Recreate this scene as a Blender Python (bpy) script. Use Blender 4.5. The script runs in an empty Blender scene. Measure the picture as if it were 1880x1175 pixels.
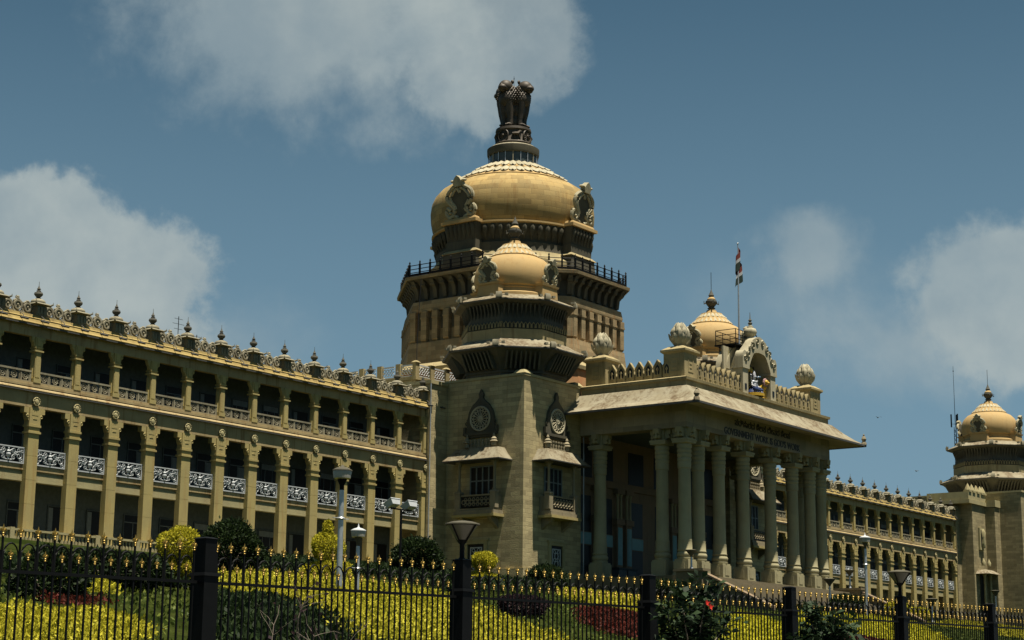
import bpy, math, random
import numpy as np
from mathutils import Matrix, Vector
random.seed(7); rng = np.random.default_rng(7)
R = math.radians; PI = math.pi
scn = bpy.context.scene; col = scn.collection

# ------------------------------------------------------------------ camera
CAM = Vector((-164.475, -111.298, -10.969)); YAW, PITCH, ROLL = 0.93691, 0.20735, -0.01116
cy_, sy_, cp_, sp_, cr_, sr_ = math.cos(YAW), math.sin(YAW), math.cos(PITCH), math.sin(PITCH), math.cos(ROLL), math.sin(ROLL)
vr = Vector((cy_, -sy_, 0)); vf = Vector((sy_*cp_, cy_*cp_, sp_)); vu = Vector((-sy_*sp_, -cy_*sp_, cp_))
r2 = vr*cr_ - vu*sr_; u2 = vr*sr_ + vu*cr_
cam_d = bpy.data.cameras.new('camera'); cam = bpy.data.objects.new('camera', cam_d); col.objects.link(cam)
cam.matrix_world = Matrix(((r2.x, u2.x, -vf.x, CAM.x), (r2.y, u2.y, -vf.y, CAM.y), (r2.z, u2.z, -vf.z, CAM.z), (0, 0, 0, 1)))
cam_d.sensor_width = 36; cam_d.lens = 36*3280.75/1880; cam_d.clip_start = .5; cam_d.clip_end = 6000
scn.camera = cam

# ------------------------------------------------------------------ light
SUN = Vector((-.03, -.25, 1)).normalized()
sd = bpy.data.lights.new('sun', 'SUN'); sd.energy = 5.0; sd.angle = R(.5); sd.color = (1, .91, .76)
so = bpy.data.objects.new('sun', sd); col.objects.link(so); so.rotation_euler = SUN.to_track_quat('Z', 'Y').to_euler(); so.location = (0, -60, 120)
scn.view_settings.view_transform = 'Standard'; scn.view_settings.look = 'None'
scn.view_settings.exposure = 1.0; scn.view_settings.gamma = 1.0

world = bpy.data.worlds.new('World'); scn.world = world; world.use_nodes = True
wt = world.node_tree; wt.nodes.clear()
def N(t, typ, **kw):
    n = t.nodes.new(typ)
    for k, v in kw.items(): setattr(n, k, v)
    return n
def mth(t, op, a, b=None, c=None, clamp=False):
    n = N(t, 'ShaderNodeMath', operation=op); n.use_clamp = clamp
    for i, x in enumerate((a, b, c)):
        if x is None: continue
        if isinstance(x, (int, float)): n.inputs[i].default_value = x
        else: t.links.new(x, n.inputs[i])
    return n.outputs[0]
def mixc(t, fac, a, b, mode='MIX'):
    n = N(t, 'ShaderNodeMix', data_type='RGBA', blend_type=mode)
    for s, x in ((0, fac), (6, a), (7, b)):
        if isinstance(x, (int, float)): n.inputs[s].default_value = x
        elif isinstance(x, tuple): n.inputs[s].default_value = (*x, 1) if len(x) == 3 else x
        else: t.links.new(x, n.inputs[s])
    return n.outputs[2]
def sstep(t, x, lo, hi):
    n = N(t, 'ShaderNodeMapRange', interpolation_type='SMOOTHSTEP')
    t.links.new(x, n.inputs[0]); n.inputs[1].default_value = lo; n.inputs[2].default_value = hi
    return n.outputs[0]
sky = N(wt, 'ShaderNodeTexSky', sky_type='NISHITA', sun_disc=False)
sky.sun_elevation = math.asin(SUN.z); sky.sun_rotation = math.atan2(SUN.x, SUN.y); sky.air_density = 1.0; sky.dust_density = 1.6; sky.ozone_density = 1.0
tc = N(wt, 'ShaderNodeTexCoord'); sx = N(wt, 'ShaderNodeSeparateXYZ'); wt.links.new(tc.outputs['Generated'], sx.inputs[0])
az = mth(wt, 'ARCTAN2', sx.outputs[0], sx.outputs[1]); el = mth(wt, 'ARCSINE', sx.outputs[2])
def skn(scale, detail, rough, off=0., dist=0.):
    n = N(wt, 'ShaderNodeTexNoise', noise_dimensions='3D'); n.inputs['Scale'].default_value = scale
    n.inputs['Detail'].default_value = detail; n.inputs['Roughness'].default_value = rough; n.inputs['Distortion'].default_value = dist
    m = N(wt, 'ShaderNodeMapping'); wt.links.new(tc.outputs['Generated'], m.inputs[0]); m.inputs['Location'].default_value = (off, off*1.7, off*.6)
    wt.links.new(m.outputs[0], n.inputs[0]); return n.outputs[0]
n1 = skn(13, 10, .6, 0, .3); n2 = skn(26, 7, .55, 3.1); n3 = skn(7, 5, .5, 7.7); n4 = skn(38, 9, .62, 5.3)
def cloud(ax, ay, rx, ry, hard, amp, up=None):
    """a cloud centred on one direction of the sky (azimuth, elevation), with radii in radians"""
    dx = mth(wt, 'DIVIDE', mth(wt, 'SUBTRACT', az, ax), rx); dy = mth(wt, 'DIVIDE', mth(wt, 'SUBTRACT', el, ay), ry)
    r = mth(wt, 'SQRT', mth(wt, 'ADD', mth(wt, 'MULTIPLY', dx, dx), mth(wt, 'MULTIPLY', dy, dy)))
    v = mth(wt, 'ADD', mth(wt, 'SUBTRACT', 1.0, r), mth(wt, 'MULTIPLY', mth(wt, 'SUBTRACT', n1, .5), amp))
    v = mth(wt, 'ADD', v, mth(wt, 'MULTIPLY', mth(wt, 'SUBTRACT', n4, .5), amp*.55))
    # soft base, crisp top
    s = sstep(wt, v, 0.0, hard)
    return s
clouds = [cloud(0.8216, 0.3697, 0.1585, 0.0762, .75, 1.3), cloud(0.9186, 0.3668, 0.0732, 0.0579, .30, .9), cloud(0.6834, 0.2157, 0.0975, 0.0732, .22, .9), cloud(0.7531, 0.1853, 0.1006, 0.0457, 1.1, 1.2), cloud(1.1075, 0.2462, 0.0396, 0.0290, .6, 1.2), cloud(1.2188, 0.2157, 0.0762, 0.0518, .30, 1.0), cloud(1.1703, 0.1913, 0.1006, 0.0396, .9, 1.1), cloud(1.1060, 0.2157, 0.0914, 0.0427, 1.6, 1.2)]
strength = [.80, .55, .95, .50, .50, .72, .55, .42]
tot = None
for c, s in zip(clouds, strength):
    v = mth(wt, 'SUBTRACT', 1.0, mth(wt, 'MULTIPLY', c, s))
    tot = v if tot is None else mth(wt, 'MULTIPLY', tot, v)
cover = mth(wt, 'SUBTRACT', 1.0, tot, clamp=True)
shade = mth(wt, 'ADD', mth(wt, 'MULTIPLY', n2, .45), mth(wt, 'MULTIPLY', n3, .65))
ccol = mixc(wt, sstep(wt, shade, .35, .75), (2.75, 3.5, 3.85), (4.4, 4.95, 4.85))
tint = mixc(wt, 1.0, sky.outputs[0], (.30, .47, .46), 'MULTIPLY')
# milky horizon
hz = sstep(wt, el, .50, .02)
base = mixc(wt, mth(wt, 'MULTIPLY', hz, .85), tint, (2.08, 3.42, 4.5))
out = mixc(wt, cover, base, ccol)
bg = N(wt, 'ShaderNodeBackground'); wt.links.new(out, bg.inputs[0]); bg.inputs[1].default_value = .05
wo = N(wt, 'ShaderNodeOutputWorld'); wt.links.new(bg.outputs[0], wo.inputs[0])

# ------------------------------------------------------------------ materials
def newmat(name):
    m = bpy.data.materials.new(name); m.use_nodes = True
    t = m.node_tree; b = t.nodes['Principled BSDF']; return m, t, b
def coordo(t, kind='Object'):
    return N(t, 'ShaderNodeTexCoord').outputs[kind]
def noise(t, vec, scale, detail=5, rough=.55, stretch=None):
    n = N(t, 'ShaderNodeTexNoise'); n.inputs['Scale'].default_value = scale; n.inputs['Detail'].default_value = detail; n.inputs['Roughness'].default_value = rough
    if stretch:
        mp = N(t, 'ShaderNodeMapping'); mp.inputs['Scale'].default_value = stretch; t.links.new(vec, mp.inputs[0]); vec = mp.outputs[0]
    t.links.new(vec, n.inputs[0]); return n.outputs[0]
def worldpos(t): return N(t, 'ShaderNodeNewGeometry').outputs['Position']
def stone(name, c1, c2, stain, blocks=None, uvmode='x+y', stain_amt=.6, rough=.85, streak=.5, bumpd=.02, joint=.55, patch=0.):
    """sandstone / granite: two-tone noise, rain streaks, optional ashlar joints"""
    m, t, b = newmat(name); p = worldpos(t)
    n_ = sstep(t, noise(t, p, .55, 6, .6), .35, .65)
    c = mixc(t, n_, c1, c2)
    g = noise(t, p, 9, 4, .6); c = mixc(t, mth(t, 'MULTIPLY', g, .35), c, tuple(x*.55 for x in c1))
    st = sstep(t, noise(t, p, 1.0, 6, .65, (2.2, 2.2, .16)), .50, .72)
    c = mixc(t, mth(t, 'MULTIPLY', st, streak), c, stain)
    s2 = sstep(t, noise(t, p, .9, 7, .7), .55, .75); c = mixc(t, mth(t, 'MULTIPLY', s2, stain_amt*.6), c, tuple(x*.62 for x in c1))
    if patch:
        pn = sstep(t, noise(t, p, .42, 8, .72, (1, 1, .5)), .45, .56); pf = noise(t, p, 3.2, 6, .7); c = mixc(t, mth(t, 'MULTIPLY', mth(t, 'MULTIPLY', pn, sstep(t, pf, .35, .6)), patch), c, stain)
    bmp = g
    if blocks:
        bw, bh = blocks; s = N(t, 'ShaderNodeSeparateXYZ')
        if uvmode == 'cyl': t.links.new(coordo(t), s.inputs[0])
        else: t.links.new(p, s.inputs[0])
        cv = N(t, 'ShaderNodeCombineXYZ')
        if uvmode == 'cyl': u = mth(t, 'MULTIPLY', mth(t, 'ARCTAN2', s.outputs[1], s.outputs[0]), bw)
        elif uvmode == 'x-y': u = mth(t, 'SUBTRACT', s.outputs[0], s.outputs[1])
        else: u = mth(t, 'ADD', s.outputs[0], s.outputs[1])
        t.links.new(u, cv.inputs[0]); t.links.new(s.outputs[2], cv.inputs[1])
        bk = N(t, 'ShaderNodeTexBrick'); t.links.new(cv.outputs[0], bk.inputs[0])
        bk.inputs['Scale'].default_value = 1.0; bk.inputs['Mortar Size'].default_value = .02 if uvmode != 'cyl' else .022
        bk.inputs['Mortar Smooth'].default_value = .3; bk.inputs['Bias'].default_value = -.1
        bk.inputs['Brick Width'].default_value = bw if uvmode != 'cyl' else 1.5; bk.inputs['Row Height'].default_value = bh
        bk.inputs['Color1'].default_value = (1, 1, 1, 1); bk.inputs['Color2'].default_value = (.62, .62, .62, 1); bk.inputs['Mortar'].default_value = (joint, joint, joint, 1)
        c = mixc(t, 1.0, c, bk.outputs[0], 'MULTIPLY')
        bmp = mth(t, 'SUBTRACT', g, mth(t, 'MULTIPLY', bk.outputs[1], .8))
    t.links.new(c, b.inputs['Base Color']); b.inputs['Roughness'].default_value = rough; b.inputs['Specular IOR Level'].default_value = .25
    bn = N(t, 'ShaderNodeBump'); bn.inputs['Strength'].default_value = .5; bn.inputs['Distance'].default_value = bumpd; t.links.new(bmp, bn.inputs['Height']); t.links.new(bn.outputs[0], b.inputs['Normal'])
    return m
def plain(name, c, rough=.6, metal=0., var=.25, scale=3., spec=.4):
    m, t, b = newmat(name); p = coordo(t); g = noise(t, p, scale, 5, .6)
    cc = mixc(t, sstep(t, g, .3, .7), tuple(x*(1-var) for x in c), c)
    t.links.new(cc, b.inputs['Base Color']); b.inputs['Roughness'].default_value = rough; b.inputs['Metallic'].default_value = metal; b.inputs['Specular IOR Level'].default_value = spec
    return m
def leafmat(name, ca, cb, cc, trans=.25):
    m, t, b = newmat(name); at = N(t, 'ShaderNodeAttribute', attribute_name='rnd').outputs['Fac']
    n_ = noise(t, worldpos(t), .8, 4, .6)
    k = mth(t, 'ADD', mth(t, 'MULTIPLY', at, .7), mth(t, 'MULTIPLY', n_, .5))
    r = N(t, 'ShaderNodeValToRGB'); t.links.new(k, r.inputs[0]); e = r.color_ramp.elements
    e[0].position = .2; e[0].color = (*ca, 1); e[1].position = .95; e[1].color = (*cc, 1); q = r.color_ramp.elements.new(.55); q.color = (*cb, 1)
    t.links.new(r.outputs[0], b.inputs['Base Color']); b.inputs['Roughness'].default_value = .6; b.inputs['Specular IOR Level'].default_value = .12
    tr = N(t, 'ShaderNodeBsdfTranslucent'); t.links.new(r.outputs[0], tr.inputs[0]); mx = N(t, 'ShaderNodeMixShader'); mx.inputs[0].default_value = trans
    t.links.new(b.outputs[0], mx.inputs[1]); t.links.new(tr.outputs[0], mx.inputs[2]); t.links.new(mx.outputs[0], t.nodes['Material Output'].inputs[0])
    return m
M = {}
M['stone'] = stone('warm_sandstone', (0.356, 0.29, 0.115), (0.307, 0.257, 0.112), (0.24, 0.133, 0.0409), stain_amt=.35, streak=.5)
M['pale'] = stone('pale_granite_trim', (0.344, 0.304, 0.162), (0.294, 0.258, 0.14), (0.213, 0.142, 0.063), stain_amt=.5, streak=.5)
M['cornice'] = stone('weathered_yellow_cornice', (0.323, 0.244, 0.0887), (0.244, 0.18, 0.0636), (0.117, 0.0781, 0.0296), stain_amt=.9, streak=.85)
M['ashlar'] = stone('tower_ashlar', (0.462, 0.388, 0.211), (0.388, 0.326, 0.179), (0.272, 0.19, 0.0896), blocks=(1.1, .42), streak=.3, joint=.62, bumpd=.09)
M['ashlar2'] = stone('pavilion_ashlar', (0.333, 0.279, 0.152), (0.279, 0.235, 0.129), (0.196, 0.137, 0.0645), blocks=(1.1, .42), streak=.3, joint=.62)  # tower ashlar dimmed; lens vignetting is put into the colour
M['octa'] = stone('octagon_ashlar', (.32, .24, .13), (.235, .19, .105), (.26, .13, .045), blocks=(1.3, .5), uvmode='x-y', streak=.6, joint=.68)
M['rust'] = stone('ochre_moulding', (0.315, 0.149, 0.0612), (0.262, 0.158, 0.07), (0.21, 0.07, 0.0262), streak=.6)
M['dark'] = stone('dark_and_shade_toned_stone', (0.0863, 0.0795, 0.054), (0.0612, 0.0576, 0.0418), (0.036, 0.0324, 0.0252), streak=.6)  # dark stone; on the drum it stands in for shade
M['soffit_shade'] = stone('shade_toned_soffit_stone', (0.085, 0.0816, 0.0612), (0.0595, 0.0578, 0.0476), (0.034, 0.034, 0.0272), streak=.6)  # stone darkened to stand in for shade under eaves and cornice
M['crest'] = stone('grey_carved_stone', (0.192, 0.178, 0.12), (0.134, 0.125, 0.0864), (0.0768, 0.0672, 0.048), streak=.5)
M['dome'] = stone('yellow_dome_stone', (0.395, 0.277, 0.106), (0.344, 0.252, 0.106), (0.252, 0.143, 0.044), blocks=(9.5, .62), uvmode='cyl', streak=.6, joint=.62, stain_amt=.8)
M['domes'] = stone('small_dome_stone', (0.378, 0.26, 0.11), (0.344, 0.244, 0.11), (0.244, 0.134, 0.044), streak=.4, stain_amt=.4)
M['eave'] = stone('lime_washed_eave', (.245, .222, .155), (.20, .172, .11), (.072, .045, .02), streak=.55, stain_amt=1.0, patch=.85)
M['petal'] = stone('carved_pale_petals', (0.378, 0.347, 0.243), (0.306, 0.279, 0.189), (0.153, 0.108, 0.063), streak=.4)
M['scrollst'] = stone('grey_scroll_stone', (.36, .325, .21), (.27, .245, .165), (.10, .085, .06), streak=.5)
M['granite'] = stone('portico_granite', (0.32, 0.291, 0.171), (0.262, 0.24, 0.145), (0.204, 0.161, 0.0884), blocks=None, streak=.35)
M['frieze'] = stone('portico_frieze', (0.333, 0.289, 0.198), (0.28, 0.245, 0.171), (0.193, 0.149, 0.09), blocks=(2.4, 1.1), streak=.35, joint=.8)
M['baystone'] = stone('grey_brown_balcony_stone', (0.25, 0.213, 0.138), (0.2, 0.175, 0.112), (0.125, 0.1, 0.0625), streak=.5)
M['bluegrey'] = plain('blue_grey_window_paint', (.16, .19, .19), .6)
M['crestlt'] = stone('weathered_grey_carving', (0.255, 0.234, 0.162), (0.187, 0.17, 0.119), (0.0765, 0.0638, 0.0425), stain_amt=.9, streak=.7)
M['plinth'] = stone('worn_step_stone', (.17, .14, .085), (.14, .12, .075), (.09, .06, .035), stain_amt=.8, streak=.5)
M['band'] = stone('stained_sandstone_band', (0.352, 0.277, 0.143), (0.285, 0.221, 0.112), (0.158, 0.0863, 0.03), stain_amt=.7, streak=.85)
M['parapet'] = stone('weathered_parapet_stone', (.33, .27, .14), (.25, .21, .11), (.13, .085, .04), stain_amt=.9, streak=.7)
M['urn'] = stone('soot_dark_urn', (.085, .082, .064), (.06, .058, .048), (.04, .034, .027), streak=.3)
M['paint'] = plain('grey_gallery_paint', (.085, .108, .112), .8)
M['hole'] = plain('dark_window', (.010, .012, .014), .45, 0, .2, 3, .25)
M['glass'] = plain('lantern_glass', (.05, .065, .065), .15, 0, .3, 2)
M['white'] = plain('white_painted_iron', (0.379, 0.404, 0.416), .6, 0, .12)
M['lip'] = plain('near_black_lip_edge', (.06, .06, .055), .7)  # near-black strip along cornice, eave and hood lips
M['iron'] = plain('black_painted_iron', (.003, .0036, .004), .6, 0, .3, 6, .12)
M['gold'] = plain('gold_paint', (.30, .20, .04), .38, .6, .5, 40)
M['bronze'] = plain('dark_weathered_bronze', (.058, .046, .032), .6, .15, .45, 1.2)
M['steel'] = plain('galvanised_steel', (.45, .47, .48), .4, .6)
M['lampglass'] = plain('frosted_lamp_cover', (.34, .33, .29), .35, 0, .15, 4)
M['conedif'] = plain('smoked_lamp_glass', (.10, .09, .065), .3, 0, .15, 4)
M['blue'] = stone('faded_blue_panel', (0.15, 0.3, 0.315), (0.21, 0.36, 0.375), (0.12, 0.15, 0.135), streak=.5)
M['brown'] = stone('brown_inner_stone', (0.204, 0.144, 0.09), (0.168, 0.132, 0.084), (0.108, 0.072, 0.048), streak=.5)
M['letter'] = plain('dark_metal_letters', (.02, .02, .018), .5)
M['silver'] = plain('silver_paint', (.45, .46, .49), .4, .3)
M['navy'] = plain('dark_blue_robe_paint', (.015, .03, .10), .5, 0, .3, 9)
M['yellow'] = plain('bright_yellow_paint', (.46, .29, .02), .5)
M['pink'] = plain('dull_pink_paint', (.35, .20, .20), .6)
M['saffron'] = plain('saffron_cloth', (.14, .02, .012), .8); M['fwhite'] = plain('white_cloth', (.40, .41, .42), .8); M['fgreen'] = plain('green_cloth', (.006, .022, .014), .8)
M['asphalt'] = plain('asphalt', (.05, .05, .05), .9); M['paving'] = stone('grey_paving', (.26, .25, .23), (.22, .21, .2), (.15, .14, .12), blocks=(.6, .6))
M['soil'] = None
M['lfdark'] = leafmat('dark_green_leaves', (0.005, 0.01, 0.004), (0.011, 0.022, 0.007), (0.03, 0.05, 0.014))
M['lfyel'] = leafmat('golden_leaves', (0.0992, 0.0992, 0.0063), (0.333, 0.305, 0.0189), (0.567, 0.51, 0.0473), .3)
M['lfgold'] = leafmat('lime_yellow_leaves', (0.162, 0.162, 0.006), (0.405, 0.371, 0.015), (0.594, 0.54, 0.0375), .3)
M['lfgreen'] = leafmat('lawn_green_leaves', (0.0144, 0.0252, 0.0054), (0.0468, 0.0684, 0.0108), (0.135, 0.162, 0.027))
M['lfred'] = leafmat('red_leaves', (.02, .014, .006), (.055, .014, .008), (.13, .022, .014))
M['lfplum'] = leafmat('dark_plum_leaves', (.012, .008, .010), (.025, .014, .018), (.05, .03, .03))
M['lfhib'] = leafmat('glossy_broad_leaves', (.005, .011, .005), (.012, .026, .011), (.034, .056, .024), .15)
M['flower'] = plain('scarlet_petals', (.60, .03, .015), .5)
M['twig'] = plain('grey_twig_bark', (.16, .13, .10), .8)
def groundmat():
    m, t, b = newmat('garden_lawn'); p = worldpos(t)
    c = mixc(t, sstep(t, noise(t, p, .35, 6, .6), .4, .6), (.012, .019, .004), (.026, .034, .008))
    c = mixc(t, sstep(t, noise(t, p, 4, 5, .6), .5, .75), c, (.016, .012, .006))
    t.links.new(c, b.inputs['Base Color']); b.inputs['Roughness'].default_value = 1.0; b.inputs['Specular IOR Level'].default_value = 0.; return m
M['soil'] = groundmat()

# ------------------------------------------------------------------ mesh builder
class MB:
    def __init__(s): s.v = []; s.f = []; s.mi = []; s.sm = []; s.m = 0; s.T = None
    def _add(s, vs, fs, smooth=False):
        o = len(s.v)
        if s.T is not None: vs = [tuple(s.T @ Vector(p)) for p in vs]
        s.v += [tuple(p) for p in vs]
        for f in fs: s.f.append(tuple(i+o for i in f)); s.mi.append(s.m); s.sm.append(smooth)
        return s
    def box(s, x0, x1, y0, y1, z0, z1):
        return s._add([(x0, y0, z0), (x1, y0, z0), (x1, y1, z0), (x0, y1, z0), (x0, y0, z1), (x1, y0, z1), (x1, y1, z1), (x0, y1, z1)],
                      [(0, 3, 2, 1), (4, 5, 6, 7), (0, 1, 5, 4), (1, 2, 6, 5), (2, 3, 7, 6), (3, 0, 4, 7)])
    def frus(s, cx, cy, z0, z1, a0, b0, a1, b1):
        """rectangular frustum: half sizes a (x), b (y)"""
        return s._add([(cx-a0, cy-b0, z0), (cx+a0, cy-b0, z0), (cx+a0, cy+b0, z0), (cx-a0, cy+b0, z0), (cx-a1, cy-b1, z1), (cx+a1, cy-b1, z1), (cx+a1, cy+b1, z1), (cx-a1, cy+b1, z1)],
                      [(0, 3, 2, 1), (4, 5, 6, 7), (0, 1, 5, 4), (1, 2, 6, 5), (2, 3, 7, 6), (3, 0, 4, 7)])
    def ext(s, poly, y0, y1):
        """polygon in x-z pushed along y"""
        n = len(poly); vs = [(x, y0, z) for x, z in poly]+[(x, y1, z) for x, z in poly]
        fs = [tuple(range(n)), tuple(range(2*n-1, n-1, -1))]+[((i+1) % n, i, n+i, n+(i+1) % n) for i in range(n)]
        return s._add(vs, fs)
    def extx(s, poly, x0, x1):
        """polygon in y-z pushed along x"""
        n = len(poly); vs = [(x0, y, z) for y, z in poly]+[(x1, y, z) for y, z in poly]
        fs = [tuple(range(n)), tuple(range(2*n-1, n-1, -1))]+[((i+1) % n, i, n+i, n+(i+1) % n) for i in range(n)]
        return s._add(vs, fs)
    def lathe(s, prof, n=24, cx=0, cy=0, rot=0., smooth=True, a0=0., a1=2*PI, wob=None):
        full = abs(a1-a0-2*PI) < 1e-6; k = n if full else n+1
        vs = []; fs = []
        for r, z in prof:
            for i in range(k):
                a = rot+a0+(a1-a0)*i/n; rr = r if wob is None else r*(1+wob(a))
                vs.append((cx+rr*math.cos(a), cy+rr*math.sin(a), z))
        for j in range(len(prof)-1):
            for i in range(n if not full else k):
                i2 = (i+1) % k
                if not full and i == k-1: continue
                fs.append((j*k+i, j*k+i2, (j+1)*k+i2, (j+1)*k+i))
        if full:
            if prof[-1][0] > 1e-4: fs.append(tuple((len(prof)-1)*k+i for i in range(k)))
            if prof[0][0] > 1e-4: fs.append(tuple(i for i in range(k))[::-1])
        return s._add(vs, fs, smooth)
    def octo(s, prof, cx=0, cy=0): return s.lathe(prof, 8, cx, cy, PI/8, False)
    def tube(s, pts, rad, n=6, smooth=True):
        pts = [Vector(p) for p in pts]
        if isinstance(rad, (int, float)): rad = [rad]*len(pts)
        vs = []; fs = []; K = len(pts)
        for j, p in enumerate(pts):
            d = (pts[min(j+1, K-1)]-pts[max(j-1, 0)]); d = d.normalized() if d.length > 1e-9 else Vector((0, 0, 1))
            a = d.cross(Vector((.13, .21, .97)) if abs(d.z) < .9 else Vector((1, 0, 0))).normalized(); b = d.cross(a)
            for i in range(n):
                t = 2*PI*i/n; vs.append(tuple(p+(a*math.cos(t)+b*math.sin(t))*rad[j]))
        for j in range(K-1):
            for i in range(n): fs.append((j*n+i, j*n+(i+1) % n, (j+1)*n+(i+1) % n, (j+1)*n+i))
        fs.append(tuple(range(n))[::-1]); fs.append(tuple((K-1)*n+i for i in range(n)))
        return s._add(vs, fs, smooth)
    def sph(s, c, r, n=12, m=8, smooth=True):
        if isinstance(r, (int, float)): r = (r, r, r)
        vs = [(c[0], c[1], c[2]-r[2])]; fs = []
        for j in range(1, m):
            t = PI*j/m
            for i in range(n): a = 2*PI*i/n; vs.append((c[0]+r[0]*math.sin(t)*math.cos(a), c[1]+r[1]*math.sin(t)*math.sin(a), c[2]-r[2]*math.cos(t)))
        vs.append((c[0], c[1], c[2]+r[2])); L = len(vs)-1
        for i in range(n):
            fs.append((0, 1+(i+1) % n, 1+i)); fs.append((L, L-n+i, L-n+(i+1) % n))
            for j in range(m-2): a = 1+j*n; fs.append((a+i, a+(i+1) % n, a+n+(i+1) % n, a+n+i))
        return s._add(vs, fs, smooth)
    def torus(s, c, r, t, n=18, m=6, axis='y', sy=1.):
        vs = []; fs = []
        for i in range(n):
            a = 2*PI*i/n
            for j in range(m):
                b = 2*PI*j/m; rr = r+t*math.cos(b); h = t*math.sin(b)*sy
                x, y, z = rr*math.cos(a), h, rr*math.sin(a)
                if axis == 'z': x, y, z = x, z, h
                if axis == 'x': x, y, z = h, x, z
                vs.append((c[0]+x, c[1]+y, c[2]+z))
        for i in range(n):
            for j in range(m): fs.append((i*m+j, i*m+(j+1) % m, ((i+1) % n)*m+(j+1) % m, ((i+1) % n)*m+j))
        return s._add(vs, fs, True)
    def build(s, name, mats, parent=None, loc=None, rotz=0.):
        me = bpy.data.meshes.new(name); me.from_pydata(s.v, [], s.f)
        if not isinstance(mats, (list, tuple)): mats = [mats]
        for m in mats: me.materials.append(M[m] if isinstance(m, str) else m)
        me.polygons.foreach_set('material_index', s.mi); me.polygons.foreach_set('use_smooth', s.sm); me.update()
        if any(s.sm): me.set_sharp_from_angle(angle=R(42))
        return link(name, me, parent, loc, rotz)
def link(name, me, parent=None, loc=None, rotz=0.):
    o = bpy.data.objects.new(name, me); col.objects.link(o)
    if parent: o.parent = parent
    if loc: o.location = loc
    o.rotation_euler.z = rotz
    return o
def empty(name, loc, rotz=0.):
    o = link(name, None, None, loc, rotz); o.empty_display_size = .3; return o
def tag(o, label=None, cat=None, group=None, kind=None):
    if label: o['label'] = label
    if cat: o['category'] = cat
    if group: o['group'] = group
    if kind: o['kind'] = kind
    return o
def dup(o, parent=None, loc=None, rotz=None):
    c = o.copy(); col.objects.link(c)
    if parent: c.parent = parent
    if loc is not None: c.location = loc
    if rotz is not None: c.rotation_euler.z = rotz
    return c
def dup_tree(o, loc, rotz=None):
    c = dup(o, None, loc, rotz)
    for ch in list(o.children):
        d = dup(ch, c)
        for g in list(ch.children): dup(g, d)
    return c

# ------------------------------------------------------------------ ground
HP = [(-98, -12.55), (-95.2, -12.4), (-94, -11.9), (-80, -9.8), (-50, -5.5), (-22, -1.75), (-14, -1.2), (-12, -1.2)]
def hill(y): return float(np.interp(y, [p[0] for p in HP], [p[1] for p in HP]))
def make_ground():
    ys = [-3000, -800, -300, -130, -106, -98]+[-95.2, -94]+list(np.arange(-92, -12, 2.0))+[-12, 60, 200, 900, 3500]
    xs = [-3500, -900, -400]+list(np.arange(-250, 260, 6.0))+[420, 900, 4000]
    vs = []; fs = []
    for y in ys:
        for x in xs:
            z = -12.6 if y < -98 else hill(y)
            if -92 < y < -16 and -250 <= x <= 258: z += .22*math.sin(x*.11+y*.07)*math.sin(y*.13+1.3)*min(1, (y+92)/10)
            vs.append((x, y, z))
    k = len(xs)
    for j in range(len(ys)-1):
        for i in range(k-1): fs.append((j*k+i, j*k+i+1, (j+1)*k+i+1, (j+1)*k+i))
    b = MB(); b._add(vs, fs, True); tag(b.build('ground', 'soil'), kind='structure')
make_ground()
def gz(x, y):
    z = hill(y)
    if -92 < y < -16: z += .22*math.sin(x*.11+y*.07)*math.sin(y*.13+1.3)*min(1, (y+92)/10)
    return z
b = MB(); b.box(-260, 260, -101.5, -96.3, -12.6, -12.45); tag(b.build('pavement', 'paving'), kind='structure')
b = MB(); b._add([(-900, -118, -12.59), (900, -118, -12.59), (900, -101.6, -12.59), (-900, -101.6, -12.59)], [(0, 1, 2, 3)]); tag(b.build('road', 'asphalt'), kind='structure')

# ================================================================== THE BUILDING
HALL = tag(empty('government_building', (0, 0, 0)), 'long domed granite government building with arcaded wings and a columned portico', 'building')

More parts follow.
